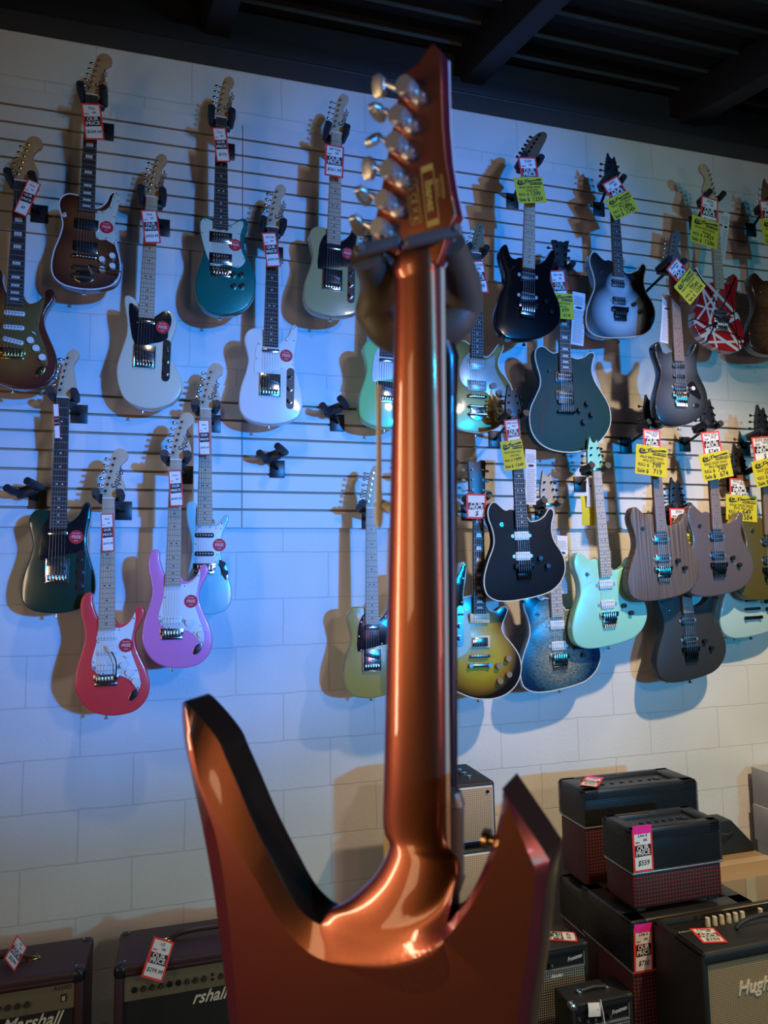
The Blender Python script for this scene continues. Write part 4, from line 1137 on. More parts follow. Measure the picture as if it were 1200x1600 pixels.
guitar('brown', 'brown figured guitar cut by the right edge, top row', 'wolfgang', rootbeer, 'roast', 'wolf', wood_mat('brown_headstock_wood', (0.12, 0.06, 0.03), (0.16, 0.085, 0.045)), parts=p_wolf(blackp, chrome))
guitar('lp', 'yellow sunburst single-cut guitar with trapezoid inlays', 'singlecut', lpburst, 'rose', 'book', blackp, binding=ivory, dots='trap', side=gl('dark_side', (0.02, 0.012, 0.01)), parts=p_lp, tuners=mat('green_tuners', (0.25, 0.45, 0.35), 0.3), logo=None)
guitar('butter', 'butterscotch guitar half hidden low beside the copper neck', 'tele', gl('butterscotch_dark', (0.38, 0.31, 0.07)), 'maple', 'tele', maple, 'teleguard', blackg, parts=p_tele(st=False))
guitar('hiddenblue', 'pale blue guitar peeking out behind the stand pole', 'tele', gl('powder_blue', (0.34, 0.66, 0.72)), 'maple', 'tele', maple, 'teleguard', blackg, parts=p_tele(st=False))

# ---------------- guitar hangers ----------------
def hanger_bits(root, yoke, plate, rot):
    """origin at the plate on the wall; yoke position relative to it"""
    bm = bmesh.new(); box(bm, (0, -0.022, 0), (0.066, 0.006, 0.078), bevel=0.002)
    finish('wall_plate', bm, blackp, root)
    yk = Vector(yoke)
    bm = bmesh.new(); tube(bm, [(0, -0.02, 0.0), yk + Vector((0, 0.060, -0.02)), yk + Vector((0, 0.045, 0.0))], 0.0075, seg=10)
    finish('arm', bm, blackm, root)
    bm = bmesh.new()
    box(bm, yk + Vector((0, 0.048, -0.004)), (0.084, 0.034, 0.042), rot=rot, bevel=0.010)
    w = 0.040
    for s in (-1, 1):
        a = rot @ Vector((s * w, 0.046, 0.0)); b = rot @ Vector((s * (w + 0.004), -0.012, 0.004)); c = rot @ Vector((s * (w + 0.002), -0.045, 0.012))
        tube(bm, [yk + rot @ Vector((s * 0.02, 0.05, 0)), yk + a, yk + b, yk + c], [0.012, 0.015, 0.016, 0.0155], seg=12)
    finish('yoke', bm, rubber, root)

NAMES = dict(customtele='brown sunburst', goldstrat='amber sunburst', creamoffset='cream offset', teal='teal', whitetele='white', blondtele='top row butterscotch',
    dgreentele='black-green', coral='coral red', pink='pink', mustang='pale blue', greentele='light green', gretsch='olive gold, silver-guard', blackevh='glossy black',
    semihollow='green semi-hollow', silverwolf='silver burst', silverstrat='grey burst', striped='red striped', blackwolf='matte black', quilt='blue quilted', mint='mint green',
    zebra='zebra wood', purple='mauve grey', gold='right edge olive gold', ltblue='ice blue', dgrey='dark grey', brown='brown figured', lp='yellow sunburst', butter='low butterscotch', hiddenblue='hidden pale blue')
for k, t in PLACE.items():
    B = Vector(t['B']); r = t['rot']; L = t['L'] * t['s']
    dz = L + 0.010 * t['s']
    N = B + Vector((math.sin(r) * dz, 0.004, math.cos(r) * dz))
    zp = N.z - 0.045
    if k in ('dgreentele', 'mustang', 'coral', 'pink'): zp = N.z - 0.03
    xp = N.x + 0.035
    root = empty('guitar_hanger', (xp, 0, zp))
    tag(root, 'black padded hanger holding the %s guitar' % NAMES[k], 'guitar hanger', 'guitar hangers on the slatwall')
    hanger_bits(root, (N.x - xp, N.y, N.z - zp), None, Matrix.Identity(3))
for (x, z, dx, dz, a, lab) in ((1.262, 2.449, -0.03, 0.05, -0.5, 'empty black hanger under the butterscotch guitar, beside the white one'),
                          (0.989, 2.229, -0.03, 0.05, -0.5, 'empty black hanger below the white guitar'),
                          (0.026, 2.08, -0.03, 0.03, -0.35, 'empty black hanger at the left edge')):
    root = empty('guitar_hanger', (x, 0, z))
    tag(root, lab, 'guitar hanger', 'guitar hangers on the slatwall')
    hanger_bits(root, (dx, -0.12, dz), None, Matrix.Rotation(a, 3, 'Z') @ Matrix.Rotation(-0.3, 3, 'Y'))

# ---------------- tags and paper ----------------
PRICE = dict(customtele=('Thin', '$509.99'), goldstrat=('Strat', '$5'), creamoffset=('Para', '$420.99'), teal=('Toro', '$372'), whitetele=('Aff Tele', '$309.99'), blondtele=('Aff Tele', '$261.99'),
    dgreentele=('', ''), coral=('Sonic', '$249.99'), pink=('Sonic', '$249.99'), mustang=('Sonic', '$249.99'), gretsch=('Blue Gold', '$999'), blackevh=('5150', '$1399'), semihollow=('SA-126', '$699'),
    silverwolf=('EVH', '$1499'), striped=('EVH', '$1429'), silverstrat=('Shadow', '$1549'), blackwolf=('EVH WG', '$1499'), lp=('', '$'), zebra=('WG STD', '$799'), purple=('WG STD', '$749'),
    ltblue=('WG STD', '$649'), gold=('EVH WG', '$'), dgrey=('EVH', '$799'), brown=('WG', '$'))
SALE = dict(blackevh=('5150 STD', '1399', '1259'), semihollow=('SA126', '699', '614'), silverwolf=('WG Spec', '1499', '1349'), striped=('Striped', '1429', '1286'), silverstrat=('Shark', '1549', '1394'),
    blackwolf=('EVH WG', '1499', '1349'), zebra=('WG STD Zebra', '799', '719'), purple=('WG Darkened', '749', '674'), ltblue=('EVH WG STD', '649', '584'), gold=('EVH WG', '749', '674'), dgrey=('WG STD', '799', '719'), brown=('WG', '1399', '1259'))

def quad(bm, x0, x1, z0, z1, y, sk=0.0):
    vs = [bm.verts.new((x, y, z)) for x, z in ((x0, z0), (x1, z0 + sk), (x1, z1 + sk), (x0, z1))]
    bm.faces.new(vs)

def curved_card(bm, W, H, y, thick, bow=0.0):
    n = 6
    A = []; Bk = []
    for i in range(n + 1):
        z = -H / 2 + H * i / n
        yy = y - bow * math.sin(PI * i / n)
        A.append([bm.verts.new((s * W / 2, yy, z)) for s in (-1, 1)]); Bk.append([bm.verts.new((s * W / 2, yy + thick, z)) for s in (-1, 1)])
    for i in range(n):
        bm.faces.new((A[i][0], A[i][1], A[i + 1][1], A[i + 1][0])); bm.faces.new((Bk[i][0], Bk[i + 1][0], Bk[i + 1][1], Bk[i][1]))
        for s in (0, 1):
            bm.faces.new((A[i][s], A[i + 1][s], Bk[i + 1][s], Bk[i][s]))
    bm.faces.new((A[0][0], Bk[0][0], Bk[0][1], A[0][1])); bm.faces.new((A[n][0], A[n][1], Bk[n][1], Bk[n][0]))

def red_tag(root, W, H, l1, price, top=None):
    bm = bmesh.new(); curved_card(bm, W, H, 0, 0.0008)
    finish('card', bm, redc, root, smooth=False)
    bw = min(0.008, W * 0.09)
    for z0, z1 in ((H * 0.14, H / 2 - bw), (-H / 2 + bw, -H * 0.13)):
        bm = bmesh.new()
        quad(bm, -W / 2 + bw, W / 2 - bw, z0, z1, -0.0006)
        finish('white_panel', bm, whitec, root, smooth=False)
    bm = bmesh.new(); quad(bm, -W / 2 + bw * 1.4, W / 2 - bw * 1.2, -H * 0.145, H * 0.115, -0.0010, sk=H * 0.03)
    finish('black_band', bm, blackc, root, smooth=False)
    sz = W * 0.30
    text('OUR', sz * 0.92, whitec, root, (0, -0.0014, H * 0.065), bold=0.022, rot=(PI / 2, -0.08, 0))
    text('PRICE', sz * 0.92, whitec, root, (0, -0.0014, -H * 0.055), bold=0.022, rot=(PI / 2, -0.08, 0))
    if l1:
        text(l1, W * 0.19, blackc, root, (0, -0.0014, H * 0.36), shear=0.2, bold=0.01)
        text('WG' if 'W' in l1 else 'blk', W * 0.17, blackc, root, (W * 0.12, -0.0014, H * 0.25), shear=0.25, bold=0.01)
        text('SALE', W * 0.10, blackc, root, (-W * 0.26, -0.0014, H * 0.20), bold=0.02)
    if price:
        text(price, W * (0.30 if len(price) < 6 else 0.24), blackc, root, (0, -0.0014, -H * 0.29), shear=0.2, bold=0.012, sx=0.95)

def sale_sheet(root, W, H, s):
    bm = bmesh.new(); curved_card(bm, W, H, 0, 0.0005)
    finish('sheet', bm, yellowc, root, smooth=False)
    # guitar-shaped emblem and banner
    S = W
    bm = bmesh.new()
    pts = catmull([(-0.40, 0.30), (-0.36, 0.38), (-0.28, 0.39), (-0.20, 0.36), (-0.10, 0.40), (0.02, 0.42), (-0.02, 0.36), (0.20, 0.385), (0.36, 0.42), (0.44, 0.41), (0.46, 0.37), (0.38, 0.35), (0.20, 0.345), (-0.02, 0.30), (-0.10, 0.26), (-0.20, 0.22), (-0.32, 0.19), (-0.40, 0.23)], 2)
    f = bm.faces.new([bm.verts.new((x * S, -0.0008, z * H)) for x, z in pts]); f.normal_update(); bmesh.ops.triangulate(bm, faces=[f])
    quad(bm, 0.02 * S, 0.46 * S, 0.20 * H, 0.305 * H, -0.0008)
    finish('guitar_emblem', bm, blackc, root, smooth=False)
    text('C.M.E', W * 0.13, yellowc, root, (-0.20 * W, -0.0014, 0.31 * H), shear=0.3, bold=0.02, name='emblem_lettering')
    text('MUSIC CENTER', W * 0.062, yellowc, root, (0.24 * W, -0.0014, 0.252 * H), bold=0.02, name='emblem_lettering')
    text('SALE! SALE! SALE!', W * 0.098, blackc, root, (0, -0.0010, 0.105 * H), bold=0.008)
    text(s[0], W * 0.105, blackc, root, (0.06 * W, -0.0010, -0.02 * H), shear=0.2, bold=0.01)
    text('REG: $', W * 0.12, blackc, root, (-0.42 * W, -0.0010, -0.17 * H), align='LEFT', bold=0.008)
    text(s[1], W * 0.19, blackc, root, (0.16 * W, -0.0010, -0.155 * H), bold=0.012)
    text('Sale $', W * 0.15, blackc, root, (-0.44 * W, -0.0010, -0.37 * H), align='LEFT', bold=0.015)
    text(s[2], W * 0.19, blackc, root, (0.20 * W, -0.0010, -0.355 * H), bold=0.012)

def spec_sheet(root, W, H):
    bm = bmesh.new(); curved_card(bm, W, H, 0, 0.0004, 0.004)
    finish('paper', bm, whitepap, root, smooth=False)
    bm = bmesh.new()
    z = H * 0.40
    k = 0
    while z > -H * 0.46:
        if not (0.14 * H < z < 0.26 * H):
            quad(bm, -W * 0.38, W * (0.30 + 0.08 * ((k * 7) % 3)), z, z + H * 0.006, -0.0062)
        z -= H * 0.034; k += 1
    finish('printed_lines', bm, greyink, root, smooth=False)
    bm = bmesh.new()
    pts = [(W * 0.26 * math.cos(a), H * 0.20 + H * 0.020 * math.sin(a)) for a in [2 * PI * i / 20 for i in range(20)]]
    bm.faces.new([bm.verts.new((a, -0.0064, b)) for a, b in pts])
    finish('oval_emblem', bm, blackc, root, smooth=False)

KIND = dict(red=('price_tag', 'red bordered OUR PRICE tag', 'price tag', 'red price tags on the guitars'), yellow=('sale_sheet', 'yellow SALE sheet', 'sale sheet', 'yellow sale sheets on the guitars'),
            yellowback=('sale_sheet', 'blank back of a yellow sheet', 'sale sheet', 'yellow sale sheets on the guitars'), sheet=('spec_sheet', 'long white paper', 'paper', 'white papers hanging beside the guitars'))
for (k, kind, x, y, z, W, H, r) in TAGS:
    nm, lab, cat, grp = KIND[kind]
    root = empty(nm, (x, y, z), (0, r, 0))
    tag(root, '%s on the neck of the %s guitar' % (lab, NAMES[k]), cat, grp)
    if kind == 'red':
        red_tag(root, W, H, *PRICE.get(k, ('', '$')))
    elif kind == 'yellow':
        sale_sheet(root, W, H, SALE[k])
    elif kind == 'yellowback':
        bm = bmesh.new(); curved_card(bm, W, H, 0, 0.0005, 0.006); finish('sheet', bm, yellowc, root, smooth=False)
    else:
        spec_sheet(root, W, H)
# ---------------- amplifiers and boxes ----------------
tolex_m = mat('maroon_tolex', (0.050, 0.016, 0.018), 0.5, bump=0.5, bump_scale=500)
tolex_b = mat('black_tolex', (0.014, 0.014, 0.015), 0.5, bump=0.6, bump_scale=450)
panel_g = mat('gold_brown_panel', (0.30, 0.25, 0.15), 0.35, 0.5)
satinb = mat('satin_black_plastic', (0.016, 0.016, 0.018), 0.38)
silver_t = mat('silver_trim', (0.42, 0.43, 0.46), 0.35, 0.6)

def weave(name, c1, c2, sc=1.0, metal=0.0, freq=260):
    m = mat(name, c1, 0.65, metal)
    g = NT(m)
    tc = g.n('ShaderNodeTexCoord')
    s = g.sep(tc.outputs['Object'])
    a = g.math('SINE', g.math('MULTIPLY', g.math('ADD', s[0], s[1]), freq * 2 * PI * sc / 2))
    b = g.math('SINE', g.math('MULTIPLY', s[2], freq * 2 * PI * sc / 2))
    f = g.math('GREATER_THAN', g.math('ADD', a, b), 0.25)
    g.l(g.mix(f, c1, c2), g.b.inputs['Base Color'])
    return m
maroon_w = weave('maroon_grille', (0.012, 0.008, 0.008), (0.15, 0.016, 0.022), freq=150)
beige_w = weave('tan_grille_cloth', (0.20, 0.13, 0.06), (0.50, 0.37, 0.21), freq=300)
beige_w2 = weave('wheat_grille_cloth', (0.36, 0.22, 0.11), (0.60, 0.46, 0.31), freq=260)
silver_w = weave('silver_grille_cloth', (0.03, 0.03, 0.03), (0.42, 0.40, 0.34), metal=0.3, freq=230)
dark_w = weave('black_grille_cloth', (0.010, 0.009, 0.008), (0.022, 0.019, 0.014), freq=300)

def small_knob(root, loc, r, h, m, axis='Y', cap=None, name='knob'):
    bm = bmesh.new()
    if axis == 'Y':
        cyl(bm, (0, -h / 2, 0), r, h, seg=16, r2=r * 0.9)
        box(bm, (0, -h - 0.0004, r * 0.4), (r * 0.18, 0.001, r * 0.9))
    else:
        cyl(bm, (0, 0, h / 2), r, h, axis='Z', seg=16, r2=r * 0.85)
    o = finish(name, bm, m, root); o.location = loc
    if cap:
        bm = bmesh.new()
        cyl(bm, (0, -h - 0.001, 0), r * 0.6, 0.003, seg=14) if axis == 'Y' else cyl(bm, (0, 0, h + 0.001), r * 0.6, 0.003, axis='Z', seg=14)
        finish('knob_cap', bm, cap, o)
    return o

def ribbed_amp(x0, x1, y0, y1, z0, z1, split, label, tilt=0):
    """modelling combo: ribbed black upper shell, silver line, maroon grille below, knobs in a recess on top"""
    w, d, h = x1 - x0, y1 - y0, z1 - z0
    root = empty('amplifier', ((x0 + x1) / 2, (y0 + y1) / 2, z0))
    tag(root, label, 'guitar amplifier', 'black and maroon amplifiers')
    f = 0.012
    zs = h * (1 - split)
    bm = bmesh.new(); box(bm, (0, 0, (f + zs) / 2), (w - 0.006, d - 0.006, zs - f), bevel=0.012, seg=3)
    finish('grille', bm, maroon_w, root)
    bm = bmesh.new()
    # frame top with recess
    rw, rd = w * 0.40, d * 0.30
    box(bm, (0, 0, (zs + h - 0.045) / 2 + 0.003), (w - 0.004, d - 0.004, h - 0.045 - zs), bevel=0.008)
    box(bm, (0, -d / 2 + (d * 0.22) / 2, h - 0.0275), (w, d * 0.22, 0.045), bevel=0.009, seg=3)
    box(bm, (0, d / 2 - (d * 0.18) / 2, h - 0.0275), (w, d * 0.18, 0.045), bevel=0.009, seg=3)
    for s in (-1, 1):
        box(bm, (s * (w / 2 - w * 0.07), 0, h - 0.0275), (w * 0.14, d, 0.045), bevel=0.009, seg=3)
    finish('upper_shell', bm, satinb, root)
    bm = bmesh.new()
    n = max(8, int((h - zs) / 0.0085))
    for k in range(n):
        z = zs + 0.008 + (h - zs - 0.022) * k / n
        box(bm, (0, 0, z + 0.002), (w + 0.003, d + 0.003, 0.0038))
    finish('ribs', bm, satinb, root, smooth=False)
    bm = bmesh.new(); box(bm, (0, 0, zs), (w + 0.002, d + 0.002, 0.006), bevel=0.002)
    finish('silver_line', bm, silver_t, root)
    bm = bmesh.new(); box(bm, (0, d * 0.02, h - 0.030), (w * 0.72, d * 0.58, 0.004)); finish('control_panel', bm, blackp, root)
    for k in range(6):
        small_knob(root, ((-0.22 + 0.085 * k) * w, 0.0, h - 0.028), 0.010, 0.014, blackp, 'Z')
    small_knob(root, (0.27 * w, 0.0, h - 0.028), 0.019, 0.014, blackp, 'Z')
    text('Line 6', 0.012, silver_t, root, (0.02 * w, d * 0.33, h - 0.0045), rot=(0, 0, 0), name='shell_lettering')
    for sx in (-1, 1):
        for sy in (-1, 1):
            bm = bmesh.new(); box(bm, (sx * (w / 2 - 0.04), sy * (d / 2 - 0.03), f / 2), (0.04, 0.03, f), bevel=0.003); finish('foot', bm, rubber, root)
    return root

ribbed_amp(2.18, 2.72, -0.44, -0.23, 0.0, 0.448, 0.38, 'black and maroon amplifier on the floor by the wall, bottom of the rear stack')
ribbed_amp(2.20, 2.755, -0.43, -0.22, 0.449, 0.85, 0.38, 'black and maroon amplifier on top of the rear stack')
ribbed_amp(2.15, 2.69, -0.79, -0.46, 0.0, 0.50, 0.36, 'large black and maroon amplifier tagged $750')
ribbed_amp(2.19, 2.585, -0.76, -0.575, 0.501, 0.80, 0.53, 'small black and maroon amplifier tagged $559')

def amp_tag(loc, rot, W, H, l1, price, label, sticker_top=True):
    root = empty('price_tag', loc, rot)
    tag(root, label, 'price tag', 'red price tags on the amplifiers')
    red_tag(root, W, H, l1, price)
    if sticker_top:
        bm = bmesh.new(); curved_card(bm, W * 0.95, H * 0.20, -0.001, 0.0006); o = finish('pink_sticker', bm, pinkc, root, smooth=False); o.location = (0, 0, H * 0.50)
        o['label'] = 'bright pink sticker holding the tag'
amp_tag((2.235, -0.7635, 0.722), (0, 0, 0), 0.085, 0.150, 'Line 6', '$559', 'red price tag reading $559 on the small maroon amplifier')
amp_tag((2.195, -0.7935, 0.395), (0, 0.04, 0), 0.078, 0.150, 'Line 6', '$750', 'red price tag reading $750 on the large maroon amplifier')
amp_tag((2.295, -0.335, 0.8515), (-PI / 2, 0, -0.75), 0.075, 0.14, 'Line 6', '$705', 'red price tag lying on top of the rear amplifier stack')

def brand_combo(x0, x1, y0, y1, h, label, mirror=1, word='Marshall', word_x=0.0, model=None):
    w, d = x1 - x0, y1 - y0
    root = empty('amplifier', ((x0 + x1) / 2, (y0 + y1) / 2, 0))
    tag(root, label, 'guitar amplifier', 'maroon combo amplifiers')
    yf = -d / 2
    t = 0.032
    bm = bmesh.new()
    box(bm, (0, 0, h - t / 2), (w, d, t), bevel=0.010, seg=3)
    box(bm, (0, 0, t / 2), (w, d, t), bevel=0.010, seg=3)
    for s in (-1, 1):
        box(bm, (s * (w / 2 - t / 2), 0, h / 2), (t, d, h - 0.02), bevel=0.010, seg=3)
    box(bm, (0, d / 2 - 0.01, h / 2), (w - 0.02, 0.02, h - 0.02))
    # rolled lip above the panel
    tube(bm, [(-w / 2 + 0.035, yf + 0.012, h - 0.028), (w / 2 - 0.035, yf + 0.012, h - 0.028)], 0.013, seg=14)
    finish('cabinet', bm, tolex_m, root)
    bm = bmesh.new(); box(bm, (0, yf + 0.016, h - 0.078), (w - 2 * t, 0.012, 0.082)); pn = finish('control_panel', bm, panel_g, root, smooth=False)
    bm = bmesh.new(); box(bm, (0, yf + 0.024, (h - 0.118 + t) / 2), (w - 2 * t, 0.012, h - 0.118 - t)); finish('grille', bm, dark_w, root, smooth=False)
    yk = yf + 0.009
    zk = h - 0.084
    xs = [-0.235 + 0.0285 * k for k in range(15)]
    for k, x in enumerate(xs):
        xx = x * mirror * -1 if mirror < 0 else x
        if k in (0, 4, 5):
            bm = bmesh.new(); cyl(bm, (0, -0.003, 0), 0.0095, 0.006, seg=16); o = finish('jack_socket', bm, blackp, root); o.location = (xx, yk, zk)
        elif k in (9,):
            bm = bmesh.new(); box(bm, (0, -0.002, 0.008), (0.008, 0.006, 0.007)); box(bm, (0, -0.002, -0.008), (0.008, 0.006, 0.007)); o = finish('push_button', bm, blackp, root); o.location = (xx, yk, zk)
        elif k < 14:
            small_knob(root, (xx, yk, zk), 0.0085, 0.012, blackp, cap=brass)
    if model:
        text(model, 0.020, blackc, root, (w / 2 - t - 0.036, yf + 0.0095, h - 0.052), bold=0.01, name='panel_lettering')
        bm = bmesh.new(); box(bm, (0, 0, 0), (0.018, 0.006, 0.022), bevel=0.001); o = finish('power_switch', bm, blackp, root); o.location = (w / 2 - t - 0.032, yf + 0.009, h - 0.083)
        bm = bmesh.new(); box(bm, (0, -0.004, 0), (0.010, 0.003, 0.014)); finish('rocker', bm, mat('amber_rocker', (0.6, 0.35, 0.15), 0.4), o)
    text(word, 0.058, mat('cream_script', (0.72, 0.66, 0.50), 0.4), root, (word_x, yf + 0.016, h - 0.148), shear=0.45, bold=0.012, sx=0.92, name='script_logo', thick=0.03)
    for s in (-1, 1):
        for zz, yy in ((h - 0.022, yf + 0.022), (h - 0.022, d / 2 - 0.022), (0.022, yf + 0.022)):
            bm = bmesh.new(); box(bm, (s * (w / 2 - 0.020), yy, zz), (0.046, 0.050, 0.050), bevel=0.018, seg=4); co = finish('corner_guard', bm, blackp, root)
            bm = bmesh.new(); cyl(bm, (s * (w / 2 - 0.030), yy + (0.006 if yy < 0 else -0.006), zz + 0.0255), 0.004, 0.002, axis='Z', seg=10); finish('screw', bm, steel, co)
    bm = bmesh.new()
    tube(bm, catmull([(-0.125, 0.01, h + 0.006), (-0.08, 0.01, h + 0.020), (0, 0.01, h + 0.024), (0.08, 0.01, h + 0.020), (0.125, 0.01, h + 0.006)], 5, closed=False), 0.010, seg=10)
    finish('handle', bm, mat('maroon_strap', (0.05, 0.014, 0.014), 0.4), root)
    for s in (-1, 1):
        bm = bmesh.new()
        tube(bm, [(s * 0.130 + 0.020 * math.cos(a), 0.008 + 0.011 * math.sin(a), h + 0.002) for a in [2 * PI * k / 14 for k in range(15)]], 0.0030, seg=8)
        tube(bm, [(s * 0.130 + 0.010, 0.008, h + 0.002), (s * 0.130 + 0.010, 0.008, h + 0.016)], 0.0028, seg=8)
        finish('handle_bracket', bm, brass, root)
    return root
brand_combo(-0.330, 0.290, -0.430, -0.190, 0.45, 'maroon combo amplifier with full script logo in the left corner', 1, 'Marshall', 0.145, 'AS50D')
brand_combo(0.385, 0.985, -0.450, -0.190, 0.45, 'maroon combo amplifier with broken script logo left of the copper guitar', 1, 'rshall', 0.010)
amp_tag((0.525, -0.462, 0.462), (-0.75, 0.42, 0), 0.074, 0.125, 'US', '$299.99', 'red price tag reading $299.99 on the maroon amplifier', False)
amp_tag((0.06, -0.335, 0.492), (-1.15, 1.0, 0.2), 0.06, 0.11, 'AS', '$299', 'red price tag tucked under the handle of the left maroon amplifier', False)

def small_combo(x0, x1, y0, y1, h, label, hang=True):
    w, d = x1 - x0, y1 - y0
    root = empty('amplifier', ((x0 + x1) / 2, (y0 + y1) / 2, 0))
    tag(root, label, 'guitar amplifier', 'small black practice amplifiers')
    yf = -d / 2; t = 0.016
    bm = bmesh.new()
    box(bm, (0, 0, h - t / 2), (w, d, t), bevel=0.007, seg=3)
    box(bm, (0, yf + 0.006, h - 0.014), (w - 0.01, 0.012, 0.026), bevel=0.004)
    box(bm, (0, 0, t / 2), (w, d, t), bevel=0.007, seg=3)
    for s in (-1, 1):
        box(bm, (s * (w / 2 - t / 2), 0, h / 2), (t, d, h - 0.01), bevel=0.007, seg=3)
    box(bm, (0, d / 2 - 0.006, h / 2), (w - 0.02, 0.012, h - 0.02))
    finish('cabinet', bm, tolex_b, root)
    bm = bmesh.new(); box(bm, (0, yf + 0.012, h - 0.050), (w - 2 * t, 0.010, 0.050)); finish('control_panel', bm, blackp, root, smooth=False)
    bm = bmesh.new(); box(bm, (0, yf + 0.010, (h - 0.078 + t) / 2), (w - 2 * t, 0.010, h - 0.078 - t)); finish('grille', bm, silver_w, root, smooth=False)
    bm = bmesh.new(); box(bm, (0, yf + 0.004, h - 0.078), (w - 2 * t, 0.004, 0.005)); box(bm, (w / 2 - t - 0.002, yf + 0.004, h - 0.052), (0.003, 0.004, 0.050)); finish('trim_strip', bm, silver_t, root, smooth=False)
    for k in range(4):
        small_knob(root, (-w / 2 + t + 0.040 + 0.030 * k, yf + 0.006, h - 0.055), 0.0085, 0.013, blackp, cap=chrome)
    bm = bmesh.new(); cyl(bm, (-w / 2 + t + 0.014, yf + 0.005, h - 0.052), 0.0045, 0.004); finish('jack_socket', bm, chrome, root)
    text('Frontman', 0.021, whitec, root, (w / 2 - t - 0.040, yf + 0.006, h - 0.048), rot=(PI / 2, -0.15, 0), shear=0.4, bold=0.01, sx=0.75, name='panel_lettering')
    text('Fender', 0.017, whitec, root, (w * 0.06, yf + 0.004, h - 0.10), shear=0.4, bold=0.02, name='grille_badge')
    bm = bmesh.new(); tube(bm, [(-0.05, 0, h + 0.006), (0, 0, h + 0.012), (0.05, 0, h + 0.006)], 0.006, seg=10); finish('handle', bm, rubber, root)
    for s in (-1, 1):
        bm = bmesh.new(); box(bm, (s * 0.056, 0, h + 0.005), (0.020, 0.020, 0.010), bevel=0.003); finish('handle_bracket', bm, chrome, root)
        bm = bmesh.new(); box(bm, (s * (w / 2 - 0.012), yf + 0.016, h - 0.008), (0.030, 0.034, 0.022), bevel=0.008, seg=3); finish('corner_guard', bm, chrome if s < 0 else tolex_b, root)
    return root
small_combo(1.78, 2.085, -0.605, -0.44, 0.350, 'black practice amplifier with silver grille, the rear of the pair')
small_combo(1.905, 2.150, -0.785, -0.660, 0.250, 'black practice amplifier with silver grille, in front at the bottom edge')
amp_tag((2.00, -0.53, 0.3525), (-PI / 2, 0, 1.15), 0.072, 0.14, 'Front', '$129', 'red price tag lying on the rear practice amplifier', False)
def hang_card(loc, W, H, label, rot=(0, 0, 0)):
    root = empty('hang_tag', loc, rot)
    tag(root, label, 'hang tag')
    bm = bmesh.new(); curved_card(bm, W, H, 0, 0.0005, 0.003); finish('card', bm, whitec, root, smooth=False)
    bm = bmesh.new(); cyl(bm, (W * 0.25, -0.0035, 0), 0.0016, 0.0006); finish('punched_hole', bm, blackc, root)
    bm = bmesh.new(); tube(bm, catmull([(W * 0.5, -0.001, H * 0.5), (W * 0.44, -0.006, H * 0.7), (W * 0.5, -0.012, 0), (W * 0.62, -0.014, -H * 1.2)], 5, closed=False), 0.0014, seg=6); finish('string', bm, whitec, root)
hang_card((1.985, -0.797, 0.232), 0.050, 0.042, 'white hang tag on a string over the front practice amplifier', (-0.2, 0.12, 0))

# large tan-grille combo
def tan_combo():
    x0, x1, y0, y1, h = 2.235, 2.86, -1.055, -0.800, 0.50
    w, d = x1 - x0, y1 - y0
    root = empty('amplifier', ((x0 + x1) / 2, (y0 + y1) / 2, 0))
    tag(root, 'black amplifier with tan grille and cream knobs in the right corner', 'guitar amplifier')
    yf = -d / 2; t = 0.022
    bm = bmesh.new()
    box(bm, (0, -d * 0.22, h - t / 2), (w, d * 0.56, t), bevel=0.009, seg=3)
    box(bm, (0, d / 2 - 0.015, h - t / 2), (w, 0.03, t), bevel=0.007)
    for s in (-1, 1):
        box(bm, (s * (w / 2 - t / 2), 0, h / 2), (t, d, h), bevel=0.009, seg=3)
    box(bm, (0, 0, t / 2), (w, d, t), bevel=0.009)
    box(bm, (0, d / 2 - 0.008, h / 2), (w - 0.02, 0.016, h - 0.02))
    box(bm, (0, yf + 0.012, h - 0.022), (w - 0.004, 0.028, 0.040), bevel=0.012, seg=4)
    finish('cabinet', bm, tolex_b, root)
    bm = bmesh.new(); box(bm, (0, yf + 0.014, (h - 0.045 + t) / 2), (w - 2 * t, 0.012, h - 0.045 - t)); finish('grille', bm, beige_w, root, smooth=False)
    bm = bmesh.new(); box(bm, (0, d * 0.22, h - 0.020), (w - 2 * t, d * 0.34, 0.006)); finish('control_panel', bm, blackp, root, smooth=False)
    bm = bmesh.new(); box(bm, (0, d * 0.385, h + 0.001), (w - 2 * t, 0.006, 0.003)); finish('panel_trim', bm, brass, root, smooth=False)
    for k in range(7):
        small_knob(root, (-0.14 + 0.030 * k + (0.05 if k == 6 else 0), d * 0.20, h - 0.017), 0.0095, 0.028, creamp, 'Z')
    text('Edition Tube', 0.018, mat('cream_script', (0.72, 0.66, 0.50), 0.4), root, (-0.225, d * 0.16, h - 0.0165), rot=(0, 0, 0), shear=0.3, name='panel_lettering')
    text('Hughes & Kettner', 0.060, mat('cream_script', (0.72, 0.66, 0.50), 0.4), root, (0.04, yf + 0.006, h - 0.135), shear=0.35, bold=0.012, name='script_logo', thick=0.03)
    bm = bmesh.new(); tube(bm, catmull([(-0.09, -0.03, h + 0.004), (-0.06, -0.03, h + 0.022), (0.02, -0.03, h + 0.032), (0.10, -0.03, h + 0.022), (0.13, -0.03, h + 0.004)], 5, closed=False), 0.008, seg=10); finish('handle', bm, rubber, root)
    bm = bmesh.new(); box(bm, (0.14, -0.02, h + 0.008), (0.06, 0.05, 0.016), bevel=0.004); finish('handle_bracket', bm, blackp, root)
tan_combo()
amp_tag((2.335, -0.965, 0.5025), (-PI / 2, 0, -0.25), 0.085, 0.10, '3-Series', '$250', 'red price tag reading $250 on the tan grille amplifier', False)

